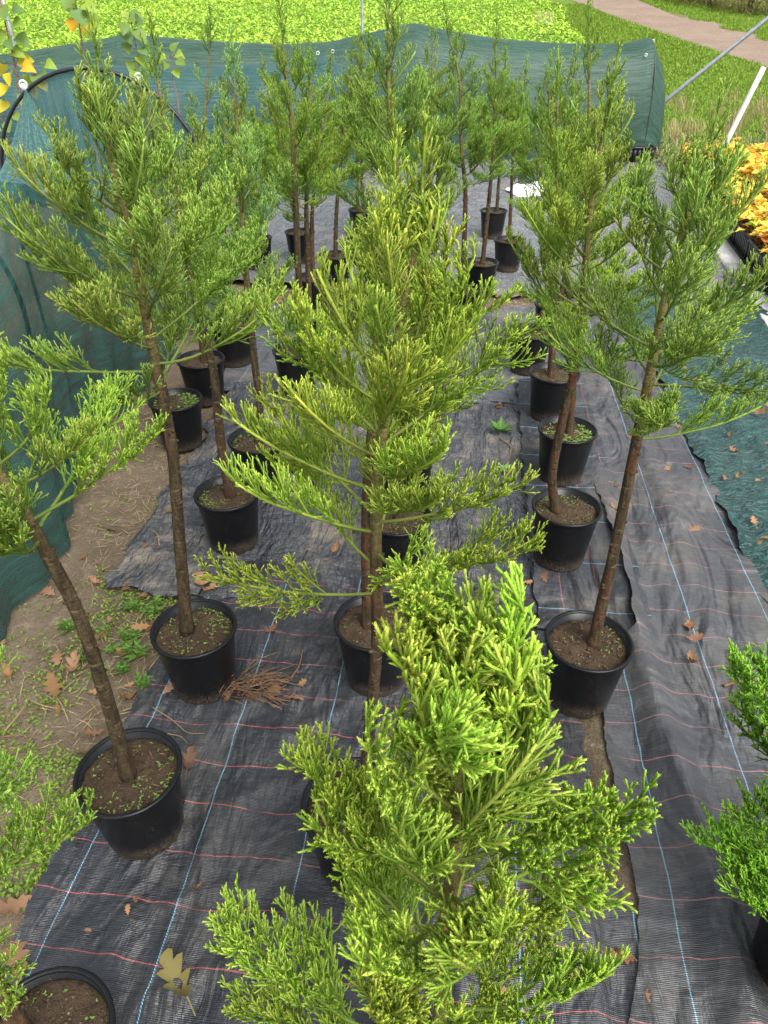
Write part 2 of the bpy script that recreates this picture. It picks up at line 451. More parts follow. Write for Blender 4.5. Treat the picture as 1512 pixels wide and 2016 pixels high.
def grid_axis(a, b_, fine, lo, hi, grow=1.25):
    xs = list(np.arange(a, b_, fine))
    st = fine; x = xs[-1]
    while x < hi: st *= grow; x += st; xs.append(x)
    st = fine; x = xs[0]; pre = []
    while x > lo: st *= grow; x -= st; pre.append(x)
    return np.array(pre[::-1] + xs)
gx = grid_axis(-4, 6, 0.07, -120, 120); gy = grid_axis(-0.6, 14, 0.07, -40, 260)
GX, GY = np.meshgrid(gx, gy)
GZ = np.zeros_like(GX)
for i in range(GX.shape[0]):
    for j in range(GX.shape[1]):
        x, y = GX[i, j], GY[i, j]
        z = terrain(x, y)
        if -4.2 < x < 6.2 and y < 14.2: z += 0.012 * nz(x, y, 4.0) + 0.008 * nz(x, y, 11, 3.0) - 0.016 + (0.030 if .50 < xy2uv(x, y)[0] < .60 and y < 1.95 else 0)
        GZ[i, j] = z
def grid_faces(ny, nx):
    idx = np.arange(ny * nx).reshape(ny, nx)
    return np.stack([idx[:-1, :-1], idx[:-1, 1:], idx[1:, 1:], idx[1:, :-1]], -1).reshape(-1, 4)
ground = link('ground', mesh_np('ground', np.stack([GX, GY, GZ], -1).reshape(-1, 3), grid_faces(*GX.shape), 'ground', smooth=True))
tag(ground, kind='structure')

# field base and path as sheets over the slope
def strip_sheet(name, left, right, mat, dz, nu=8, kind='structure'):
    n = len(left); vs = []
    for a, b_ in zip(left, right):
        for k in range(nu + 1):
            x = a[0] + (b_[0] - a[0]) * k / nu; y = a[1] + (b_[1] - a[1]) * k / nu
            vs.append((x, y, terrain(x, y) + dz))
    o = link(name, mesh_np(name, vs, grid_faces(n, nu + 1), mat, smooth=True))
    return tag(o, kind=kind)
pl = [at_ground(1512, 135), at_ground(1350, 84), at_ground(1260, 53), at_ground(1185, 27), at_ground(1128, 4)]
pr = [at_ground(1512, 71), at_ground(1456, 58), at_ground(1350, 31), at_ground(1290, 18), at_ground(1231, 6)]
def extend(ps, nearK, farK):
    a = ps[0] + (ps[0] - ps[1]).normalized() * nearK; z = ps[-1] + (ps[-1] - ps[-2]).normalized() * farK
    return [a] + ps + [z]
pl = [(p.x, p.y) for p in extend(pl, 8, 60)]; 
def resample(ps, n):
    return [tuple(p[:2]) for p in smooth_path([(a, b_, 0) for a, b_ in ps], n)]
pl = resample(pl, 60)
# path of constant width to the right of its left edge
def offset(ps, w):
    out = []
    for i, p in enumerate(ps):
        q0 = Vector(ps[max(i - 1, 0)]); q1 = Vector(ps[min(i + 1, len(ps) - 1)])
        t = (q1 - q0).normalized(); nrm = Vector((t.y, -t.x))
        ww = w(i) if callable(w) else w
        out.append((p[0] + nrm.x * ww, p[1] + nrm.y * ww))
    return out
PATHW = 2.7
pr2 = offset(pl, lambda i: PATHW + 0.25 * math.sin(i * 0.9))
pl_w = offset(pl, lambda i: 0.12 * math.sin(i * 1.7))
strip_sheet('path', pl_w, pr2, 'path', 0.012)
_py = [p[1] for p in pl]; _px = [p[0] for p in pl]
fl = [(4.3, SLOPE0), (4.9, 17), (5.6, 20), (6.1, 24), (6.0, 28)] + [(float(np.interp(yy, _py, _px)) - 1.3, yy) for yy in (32, 36, 42, 60, 90, 140, 220)]
strip_sheet('field', [(-70, SLOPE0 + 0.2 + k * 3.2) for k in range(60)], [(np.interp(SLOPE0 + 0.2 + k * 3.2, [p[1] for p in fl], [p[0] for p in fl]), SLOPE0 + 0.2 + k * 3.2) for k in range(60)], 'field_soil', 0.004, 20)

# ------------------------------------------------------------------ trees: positions first (cloth is flat under pots)
POT_H, POT_R, POT_B = 0.27, 0.1425, 0.106
G = (1.0, 1.0, 1.0)
TREES = [
 # rim pixel, trunk pixels base->tip, pixel y of crown start, longest branch, tint, n, label
 dict(rim=(255, 1525), tr=[(262, 1555), (220, 1390), (165, 1200), (100, 1060), (55, 970), (0, 880), (-60, 760), (-130, 600)], hb=1075, L=.40, tint=(1.0, 1.05, .8), n=30, label='leaning young sequoia in a black pot whose foot is ringed with pale sand'),
 dict(rim=(383, 1243), tr=[(370, 1255), (352, 1080), (335, 900), (305, 760), (280, 640), (250, 500), (225, 400), (200, 310), (184, 215)], hb=800, L=.47, tint=(1.0, 1.0, 1.0), n=44, label='tall bushy young sequoia in a black pot with brown roots spilled beside it'),
 dict(rim=(85, 2062), tr=[(70, 2070), (-70, 1800), (-225, 1500), (-340, 1150)], hb=1800, L=.36, tint=(.95, 1.0, .9), n=26, label='young sequoia in a black pot at the frayed fabric edge, next to the sand-ringed pot'),
 dict(rim=(700, 1590), tr=[(712, 1602), (728, 1440), (742, 1280), (740, 1100), (742, 980), (757, 840), (775, 740), (790, 650), (808, 570), (826, 480)], hb=1215, L=.40, tint=(1.2, 1.1, .8), n=50, r0=.0138, label='yellow-green young sequoia with a pale leader, second pot of the middle row'),
 dict(rim=(740, 1230), tr=[(724, 1218), (722, 1080), (724, 950), (735, 800), (742, 650), (752, 520), (768, 410)], hb=980, L=.36, tint=(1.15, 1.08, .8), n=34, label='young sequoia in the third pot of the middle row, reddish trunk'),
 dict(rim=(783, 1015), tr=[(785, 1010), (788, 900), (790, 750), (788, 600), (778, 450), (774, 300)], hb=800, L=.34, tint=(1.05, 1.05, .8), n=32, label='young sequoia in the fourth pot of the middle row, on wrinkled plastic'),
 dict(rim=(800, 885), tr=[(802, 878), (797, 700), (786, 390), (768, 230), (764, 20)], hb=560, L=.40, tint=(.85, .95, .9), n=36, label='tallest young sequoia, fifth pot of the middle row, thin bare leader'),
 dict(rim=(447, 970), tr=[(455, 985), (435, 860), (425, 740), (410, 670), (385, 560), (360, 420), (340, 280), (322, 150)], hb=650, L=.36, tint=(.9, .95, .8), n=34, label='young sequoia with a reddish trunk in a pot on wrinkled plastic left of middle row'),
 dict(rim=(506, 864), tr=[(508, 858), (511, 790), (502, 720), (490, 600), (480, 480), (475, 380), (468, 270), (462, 155)], hb=690, L=.42, tint=(.88, 1.02, 1.35), n=38, label='blue-green young sequoia with a crooked trunk in a black pot on wrinkled plastic'),
 dict(rim=(345, 787), tr=[(325, 775), (292, 620), (272, 490), (266, 420), (262, 340)], hb=600, L=.34, tint=(.85, .9, .8), n=30, label='young sequoia in a black pot standing nearest to the hanging green net'),
 dict(rim=(395, 707), tr=[(400, 703), (392, 600), (388, 450), (400, 300), (418, 85)], hb=520, L=.34, tint=(.8, .92, 1.0), n=30, label='slim young sequoia behind the pot that stands nearest to the green net'),
 dict(rim=(455, 642), tr=[(452, 638), (444, 520), (440, 380), (446, 205)], hb=480, L=.34, tint=(.9, .95, .75), n=28, label='young sequoia in a black pot beside the bare soil strip, near the hoop tunnel'),
 dict(rim=(582, 692), tr=[(592, 692), (590, 600), (584, 450), (580, 360), (575, 250), (562, 140), (555, 60)], hb=430, L=.40, tint=(.85, .92, .65), n=36, label='dark young sequoia with a straight brown trunk, in a dusty pot before the soil strip'),
 dict(rim=(612, 620), tr=[(609, 624), (606, 500), (604, 420), (606, 330), (612, 200), (612, 140)], hb=440, L=.34, tint=(.85, .95, .7), n=28, label='young sequoia in a black pot right at the bare soil strip, weeds on its soil'),
 dict(rim=(618, 549), tr=[(616, 552), (614, 470), (616, 400), (630, 280), (648, 150)], hb=410, L=.34, tint=(.95, .95, .6), n=28, label='young sequoia on the curled front edge of the rear sheet, behind the weedy pot'),
 dict(rim=(660, 504), tr=[(660, 506), (662, 430), (668, 350), (680, 240), (692, 120)], hb=380, L=.36, tint=(.85, .92, .65), n=28, label='young sequoia in a wide-rimmed pot on the rear sheet, thin straight trunk'),
 dict(rim=(712, 463), tr=[(718, 458), (715, 400), (712, 330), (715, 200), (708, 95)], hb=350, L=.40, tint=(.95, 1.0, .65), n=30, label='young sequoia on the rear sheet with a twin-looking brown trunk and full crown'),
 dict(rim=(712, 414), tr=[(705, 412), (704, 350), (708, 250), (735, 140)], hb=320, L=.36, tint=(.85, .95, .7), n=28, label='young sequoia on the rear sheet directly behind the twin-trunked one'),
 dict(rim=(590, 458), tr=[(588, 456), (570, 380), (545, 270), (520, 150)], hb=370, L=.40, tint=(1.0, .95, .55), n=28, label='yellowish young sequoia leaning towards the teal tunnel on the rear sheet'),
 dict(rim=(505, 470), tr=[(505, 468), (495, 380), (480, 280), (478, 190)], hb=380, L=.40, tint=(.95, .95, .6), n=26, label='pale olive young sequoia on the rear sheet closest to the teal tunnel'),
 dict(rim=(840, 442), tr=[(836, 440), (842, 350), (850, 220), (850, 75)], hb=350, L=.42, tint=(.9, .95, .65), n=30, label="young sequoia on the rear sheet hidden behind the tallest tree's crown"),
 dict(rim=(915, 572), tr=[(911, 568), (915, 450), (916, 370), (908, 280), (905, 160), (880, 60)], hb=370, L=.36, tint=(.85, .95, .8), n=28, label="slim blue-tinged young sequoia on the rear sheet's front edge, opposite the weedy pot"),
 dict(rim=(948, 518), tr=[(950, 514), (960, 420), (968, 330), (975, 200), (975, 75)], hb=360, L=.36, tint=(.85, .95, .75), n=28, label="slim young sequoia just behind the one on the rear sheet's front edge"),
 dict(rim=(972, 416), tr=[(978, 414), (985, 320), (990, 220), (995, 120)], hb=320, L=.40, tint=(.8, .95, .75), n=28, label='young sequoia on the rear sheet standing between slim trees and the white fleece'),
 dict(rim=(1003, 474), tr=[(1003, 472), (1006, 400), (1012, 280), (1035, 150)], hb=370, L=.38, tint=(.85, .95, .7), n=28, label='young sequoia on the rear sheet before the crumpled white fleece'),
 dict(rim=(1158, 1268), tr=[(1165, 1282), (1188, 1180), (1210, 1090), (1255, 880), (1285, 740), (1310, 620), (1340, 500), (1365, 420), (1392, 345)], hb=880, L=.44, tint=(1.0, 1.03, 1.0), n=38, label='young sequoia with a curved olive trunk in a black pot at the torn fabric seam'),
 dict(rim=(1113, 1013), tr=[(1093, 1028), (1086, 940), (1098, 860), (1115, 780), (1135, 690), (1142, 600), (1150, 480), (1158, 380), (1172, 290), (1188, 205)], hb=690, L=.40, tint=(1.05, 1.05, .8), n=40, label='young sequoia with a crooked reddish trunk in a black pot on the rotated fabric strip'),
 dict(rim=(1115, 860), tr=[(1122, 852), (1128, 750), (1120, 620), (1106, 480), (1094, 330), (1095, 190)], hb=620, L=.36, tint=(.95, 1.0, .7), n=32, label='young sequoia in a pot whose soil is covered with pale green weeds'),
 dict(rim=(1090, 747), tr=[(1085, 742), (1092, 650), (1112, 560), (1148, 400), (1165, 250), (1166, 70)], hb=520, L=.38, tint=(.8, .9, .6), n=32, label='tall dark young sequoia in the pot just behind the weedy one in the right-hand row'),
 dict(rim=(1045, 656), tr=[(1050, 652), (1075, 600), (1096, 520), (1112, 400), (1122, 260), (1132, 150)], hb=500, L=.34, tint=(.95, 1.0, .65), n=28, label='young sequoia with a trunk leaning hard sideways out of its black pot'),
 dict(rim=(1092, 602), tr=[(1092, 598), (1092, 500), (1086, 360), (1078, 240), (1076, 165)], hb=450, L=.34, tint=(.85, .95, .65), n=28, label='young sequoia at the end of the fabric lane, before the bare soil strip'),
 dict(pos=(0.05, 0.47), tr=[(838, 2500), (862, 2010), (872, 1850), (888, 1700), (905, 1500), (908, 1350), (912, 1350), (922, 1310)], hb=2280, L=.43, tint=(1.05, 1.08, .75), n=56, hq=True, r0=.0105, el=12, eg=60, pw=.95, label='dense bright yellow-green young sequoia seen from above, oak leaf caught at its stem'),
 dict(extra=[(.40, 172, 10, .47), (.34, 190, 4, .47), (.47, 152, 12, .46), (.55, 185, 16, .45), (.82, 178, 14, .47), (.70, 200, 10, .40), (.44, 162, 24, .46)], pos=(1.02, 0.80), tr=[(1560, 2400), (1690, 2000), (1770, 1700), (1850, 1350)], hb=2050, L=.50, tint=(.75, 1.05, .6), n=46, pw=.6, el=22, eg=36, r0=.012, hq=True, label='deep green young sequoia beside the green tarp, only its drooping side branches showing'),
 dict(pos=(-.36, .28), tr=[(-60, 3600), (110, 2600), (130, 2450), (140, 2310)], hb=2560, L=.07, tint=(1.2, 1.15, .8), n=10, r0=.010, hq=True, label='short young sequoia with a bright yellow-green tip beside the frayed fabric edge'),
]
for T in TREES:
    if 'pos' not in T:
        p = at_z(*T['rim'], POT_H)
        T['pos'] = (p.x, p.y)
    POTS.append(T['pos'])

# ------------------------------------------------------------------ cloth sheets
def cloth_h(x, y, amp=1.0, seed=0.0, fine=1.0):
    u, v = xy2uv(x, y)
    a = 0.020 * max(0, nz(u * 1.6 + v * .5, v * 1.1 - u * .7, 1.5, seed)) + 0.016 * abs(nz(u * 1.2 + v, v - u, 1.9, seed + 5)) + 0.006 * nz(u, v, 7, seed + 9) * fine
    f = 1.0
    for (px, py) in POTS:
        d = math.hypot(x - px, y - py)
        if d < 0.30: f = min(f, max(0.0, (d - 0.11) / 0.19))
    return a * amp * f
FOLDS = []
for pxl, w_, h_ in [([(250, 1990), (400, 1925), (480, 1885), (545, 1815), (620, 1785)], .030, .030), ([(200, 2016), (235, 1880), (255, 1760), (262, 1640)], .035, .018), ([(395, 1720), (420, 1640), (440, 1560)], .02, .014),
    ([(430, 1590), (520, 1555), (620, 1540)], .028, .014), ([(560, 1460), (640, 1410), (700, 1380)], .03, .016), ([(480, 1200), (560, 1260), (640, 1290)], .03, .012), ([(620, 1230), (600, 1330), (560, 1440)], .025, .012),
    ([(1130, 1700), (1160, 1840), (1180, 2010)], .03, .018), ([(1010, 1540), (1060, 1700), (1080, 1850)], .03, .014), ([(300, 1800), (380, 1760), (470, 1740)], .02, .010), ([(640, 1960), (760, 1900), (900, 1930)], .03, .016), ([(1000, 1330), (1080, 1420), (1130, 1560)], .03, .012)]:
    FOLDS.append(([at_z(a, c_, .02) for a, c_ in pxl], w_, h_))
def folds(x, y):
    z = 0.0
    for P, w_, h_ in FOLDS:
        for k in range(len(P) - 1):
            a, c_ = P[k], P[k + 1]; dx, dy = c_.x - a.x, c_.y - a.y; L2 = dx * dx + dy * dy
            t = ((x - a.x) * dx + (y - a.y) * dy) / L2
            if t < -.6 or t > 1.6: continue
            tc = min(1, max(0, t)); d = math.hypot(x - a.x - dx * tc, y - a.y - dy * tc)
            if d < 4 * w_: z = max(z, h_ * math.exp(-(d / w_) ** 2) * (.75 + .5 * nz(x, y, 9, 3)))
    f = 1.0
    for (px, py) in POTS:
        d = math.hypot(x - px, y - py)
        if d < .26: f = min(f, max(0.0, (d - .12) / .14))
    return z * f
def potfree(u, v):
    x, y = uv2xy(u, v); f = 1.0
    for (px, py) in POTS:
        d = math.hypot(x - px, y - py)
        if d < .24: f = min(f, max(0.0, (d - .115) / .125))
    return f
def crinkle(u, v, s=1.0):
    a = 1 - abs(nz(u * 2.2 + v * .9, v * 1.0 - u * .4, 3.1 * s, 21)); b_ = 1 - abs(nz(u * 1.4 - v * .5, v * 2.2, 4.6 * s, 33))
    return a ** 7 * .016 + b_ ** 6 * .012
def sheet(name, u0, u1, v0, v1, mat, z0, amp=1.0, res=0.025, seed=0.0, edge=0.012, extra=None, curl=None, label=None, e_u0=None, e_u1=None, fine=1.0):
    nu = max(4, int((u1 - u0) / res)); nv = max(4, int((v1 - v0) / res))
    vs = []; uvs = []
    for i in range(nv + 1):
        for j in range(nu + 1):
            v = v0 + (v1 - v0) * i / nv
            a = u0 + (e_u0(v) if e_u0 else 0); bq = u1 + (e_u1(v) if e_u1 else 0)
            u = a + (bq - a) * j / nu
            uu, vv = u, v
            if j in (0, nu): uu += edge * nz(u, v, 13, seed + 2) * 1.6 + edge * 0.5 * nz(u, v, 60, seed)
            if i in (0, nv): vv += edge * nz(u, v, 5, seed + 4) * 2.5
            x, y = uv2xy(uu, vv)
            z = z0 + cloth_h(x, y, amp, seed, fine)
            if extra: z += extra(uu, vv)
            vs.append((x, y, z)); uvs.append((uu, vv))
    o = link(name, mesh_np(name, vs, grid_faces(nv + 1, nu + 1), mat, smooth=True, uvs=uvs))
    return tag(o, label, 'ground sheet') if label else tag(o, kind='structure')
def ridge(u, v):      # the right sheet rides over a low bank along its inner edge
    d = (u - (0.74 + 0.025 * math.sin(v * 2.1)))
    return 0.055 * math.exp(-(d / 0.06) ** 2) * (1 if v < 2.6 else max(0.25, 1 - (v - 2.6))) + 0.02 * math.exp(-((u - 1.02) / 0.05) ** 2) + 0.012 * math.exp(-((u - .89) / 0.035) ** 2)
sheet('rear_plastic_sheet', -2.6, 3.1, 6.05, 13.2, 'fab_rear', 0.012, 1.5, 0.05, 7.0, 0.05, lambda u, v: 0.05 * math.exp(-((v - 6.12) / 0.09) ** 2) * (0.6 + 0.6 * nz(u, 0, 3)), label='pale glossy grey plastic sheet under the rear pots')
sheet('wrinkled_plastic_sheet', -1.42, 0.52, 2.10, 4.06, 'fab_plastic', 0.004, 1.6, 0.02, 2.0, 0.03, lambda u, v: crinkle(u, v) * potfree(u, v), label='dirty wrinkled black plastic sheet in the middle of the rows')
sheet('fabric_sheet', -1.55, 0.80, 3.98, 5.72, 'fab_mid', 0.016, 1.0, 0.03, 4.0, 0.015, label='dusty dark woven ground fabric with faint blue threads before the soil strip')
sheet('fabric_sheet', -1.045, 0.48, 0.05, 2.33, 'fab_front', 0.020, 1.25, 0.016, 1.0, 0.014, lambda u, v: folds(*uv2xy(u, v)), e_u1=lambda v: 0.075 if v < 1.0 else max(0.0, 0.075 - (v - 1.0) * 0.5), label='black woven ground fabric with blue lengthwise and red crosswise threads')
sheet('fabric_sheet', 0.36, 0.79, 2.02, 4.3, 'fab_strip', 0.045, 0.8, 0.02, 3.0, 0.012, label='narrow black fabric strip with red lengthwise threads under the right-hand pots')
sheet('fabric_sheet', 0.60, 1.30, 0.1, 5.9, 'fab_right', 0.030, 0.5, 0.02, 5.0, 0.008, ridge, e_u0=lambda v: (-0.03 + 0.02 * math.sin(v * 3.3)) - 0.16 * min(1, max(0, (1.15 - v) / .55)) ** 2 + (0.14 * min(1, max(0, (v - 1.95) / .1))), label='long grey-black woven fabric lane with one blue thread beside the green tarp')
sheet('green_tarp', 1.27, 2.75, 0.6, 6.3, 'tarp', 0.034, 1.5, 0.03, 6.0, 0.02, lambda u, v: 0.030 * nz(u * 2, v, 5, 1.0) + 0.020 * abs(nz(u, v * 2, 10, 2.0)) + 0.06 * max(0, u - 2.1), label='crumpled dark green woven tarp laid beside the fabric lane')

# ------------------------------------------------------------------ pots
def lathe(prof, n=40):
    mb = MB()
    vs = []; fs = []
    for (r, z) in prof:
        for j in range(n):
            a = 2 * math.pi * j / n
            vs.append((r * math.cos(a), r * math.sin(a), z))
    for i in range(len(prof) - 1):
        for j in range(n):
            j2 = (j + 1) % n
            fs.append((i * n + j, i * n + j2, (i + 1) * n + j2, (i + 1) * n + j))
    mb.add(vs, fs)
    return mb
pm = lathe([(0.0, 0.0), (POT_B - .012, 0.0), (POT_B - .003, 0.003), (POT_B, 0.010), (POT_B + .002, 0.03), (POT_R - .010, POT_H - .018), (POT_R - .008, POT_H - .006), (POT_R - .013, POT_H - .006), (POT_R - .017, POT_H - .07), (POT_R - .024, POT_H - .075), (0, POT_H - .075)])
POT_ME = pm.mesh('pot', 'pot', True)
rm = lathe([(POT_R - .0125, POT_H - .012), (POT_R - .0085, POT_H - .016), (POT_R - .001, POT_H - .012), (POT_R, POT_H - .004), (POT_R - .002, POT_H), (POT_R - .008, POT_H + .001), (POT_R - .0125, POT_H - .003), (POT_R - .0125, POT_H - .012)])
RIM_ME = rm.mesh('rim', 'pot', True)
SOIL_Z = POT_H - 0.032
def soil_mesh(seed):
    vs = [(0, 0, SOIL_Z + .012)]; fs = []; n = 48; rings = 18
    for i in range(1, rings + 1):
        r = (POT_R - .0155) * i / rings
        for j in range(n):
            a = 2 * math.pi * j / n; x, y = r * math.cos(a), r * math.sin(a)
            z = SOIL_Z + .012 * (1 - (i / rings) ** 2) + .009 * nz(x, y, 22, seed) + .006 * nz(x, y, 70, seed)
            vs.append((x, y, z - (0.003 if i == rings else 0)))
    for j in range(n): fs.append((0, 1 + j, 1 + (j + 1) % n))
    for i in range(rings - 1):
        for j in range(n):
            k = 1 + i * n
            fs.append((k + j, k + n + j, k + n + (j + 1) % n, k + (j + 1) % n))
    return mesh_np('soil', vs, fs, 'pot_soil', smooth=True)
SOILS = [soil_mesh(s * 3.3) for s in range(4)]
def leaf_quad(mb, p, d, up, l, w, col, fold=0.25):
    """small pointed leaf: 4 triangles"""
    d = Vector(d).normalized(); s = d.cross(Vector(up))
    if s.length < 1e-4: s = d.cross(Vector((1, 0, 0)))
    s.normalize(); nrm = s.cross(d)
    p = Vector(p)
    a = p; m_ = p + d * l * .5 - nrm * w * fold; t = p + d * l
    b_ = p + d * l * .45 + s * w * .5 + nrm * w * fold; c = p + d * l * .45 - s * w * .5 + nrm * w * fold
    mb.add([a, b_, t, c, m_], [(0, 4, 1), (4, 2, 1), (0, 3, 4), (3, 2, 4)], col)
def sprouts_mesh(seed, n, size=1.0):
    rnd = random.Random(seed); mb = MB()
    for i in range(n):
        r = (POT_R - .025) * math.sqrt(rnd.random()); a = rnd.random() * 6.283
        if rnd.random() < .6: a = (seed * 1.7 + rnd.gauss(0, .8))
        if r < .03: continue
        x, y = r * math.cos(a), r * math.sin(a)
        for k in range(rnd.randint(2, 4)):
            an = rnd.random() * 6.283
            leaf_quad(mb, (x, y, SOIL_Z + .008), (math.cos(an), math.sin(an), rnd.uniform(.1, .7)), (0, 0, 1), rnd.uniform(.006, .013) * size, rnd.uniform(.004, .008) * size, (rnd.random(), 0, 0))
    return mb.mesh('sprouts', 'weed')
SPROUTS = [sprouts_mesh(1, 200, .7), sprouts_mesh(2, 120, .65), sprouts_mesh(3, 50, .7), sprouts_mesh(4, 160, 1.5)]

def chips_mesh(seed):
    rnd = random.Random(seed + 50); mb = MB()
    for i in range(85):
        r = (POT_R - .024) * math.sqrt(rnd.random()); a = rnd.random() * 6.283; an = rnd.random() * 6.283; k = rnd.random()
        if k < .7: mb.box((r * math.cos(a), r * math.sin(a), SOIL_Z + .010), (rnd.uniform(.002, .007), rnd.uniform(.002, .005), rnd.uniform(.003, .010)), (rnd.random() * .5, 0, 0))
        else: leaf_quad(mb, (r * math.cos(a) * .8, r * math.sin(a) * .8, SOIL_Z + .014), (math.cos(an), math.sin(an), rnd.gauss(0, .15)), (0, 0, 1), rnd.uniform(.010, .030), rnd.uniform(.002, .005), (rnd.random(), 0, 0))
    return mb.mesh('soil_chips', 'chips')
CHIPS = [chips_mesh(k) for k in range(3)]

# ------------------------------------------------------------------ sequoia branches
class CordMB:
    def __init__(s): s.v = []; s.f = []; s.c = []
    def cord(s, pts, r0, r1, c0, c1, sides, rnd, wood=0.0, leaf=0.0045, step=0.004, jit=.15):
        """tapered green cord clothed in scale leaves; c0/c1 = tip factor at base/end"""
        n = len(pts); k = len(s.v); ph = rnd.random() * 6.28; rb = rnd.random()
        T = []
        for i in range(n):
            t = (pts[min(i + 1, n - 1)] - pts[max(i - 1, 0)]).normalized()
            a = t.cross(Vector((0.2, 0.3, 0.93)))
            if a.length < .05: a = t.cross(Vector((1, 0, 0)))
            a.normalize(); b_ = t.cross(a); T.append((t, a, b_))
            f = i / (n - 1)
            r = r0 + (r1 - r0) * f
            if i == n - 1: r *= .7
            cc = c0 + (c1 - c0) * f
            for j in range(sides):
                an = ph + 6.2832 * j / sides
                q = pts[i] + a * (math.cos(an) * r) + b_ * (math.sin(an) * r)
                s.v.append((q.x, q.y, q.z)); s.c.append((cc, wood * (1 - f), rb))
        for i in range(n - 1):
            for j in range(sides):
                j2 = (j + 1) % sides
                s.f.append((k + i * sides + j, k + i * sides + j2, k + (i + 1) * sides + j2, k + (i + 1) * sides + j))
        s.f.append(tuple(k + (n - 1) * sides + j for j in range(sides)))
        if leaf <= 0: return
        # scale leaves
        tot = sum((pts[i + 1] - pts[i]).length for i in range(n - 1)); d = step * rnd.random(); an = ph
        while d < tot:
            f = d / tot; x = f * (n - 1); i = min(int(x), n - 2); u = x - i
            p = pts[i].lerp(pts[i + 1], u); t, a, b_ = T[i]
            an += 2.4 + rnd.gauss(0, .25)
            o = a * math.cos(an) + b_ * math.sin(an); q = t.cross(o)
            r = (r0 + (r1 - r0) * f) * .85
            l = leaf * rnd.uniform(.8, 1.25)
            cc = min(1.0, c0 + (c1 - c0) * f + rnd.uniform(0, jit))
            kk = len(s.v); base = p + o * r
            w = l * .30
            tipp = base + t * (l * .85) + o * (l * .55)
            for vtx, cv in ((base + q * w, cc * .8), (tipp, min(1, cc + .12)), (base - q * w, cc * .8), (base - t * l * .2 + o * r * .1, cc * .7)):
                s.v.append((vtx.x, vtx.y, vtx.z)); s.c.append((cv, wood * (1 - f) * .4, rb))
            s.f.append((kk, kk + 1, kk + 2)); s.f.append((kk, kk + 2, kk + 3))
            d += step
def bend_path(p, d, l, n, up, amt, rnd, wig=.08):
    """points of a curved shoot from p along d, turning towards `up`"""
    pts = [p.copy()]; d = d.normalized()
    for i in range(n - 1):
        d = (d + up * (amt / (n - 1)) + Vector((rnd.gauss(0, wig), rnd.gauss(0, wig), rnd.gauss(0, wig))) / (n - 1) * 2).normalized()
        pts.append(pts[-1] + d * (l / (n - 1)))
    return pts
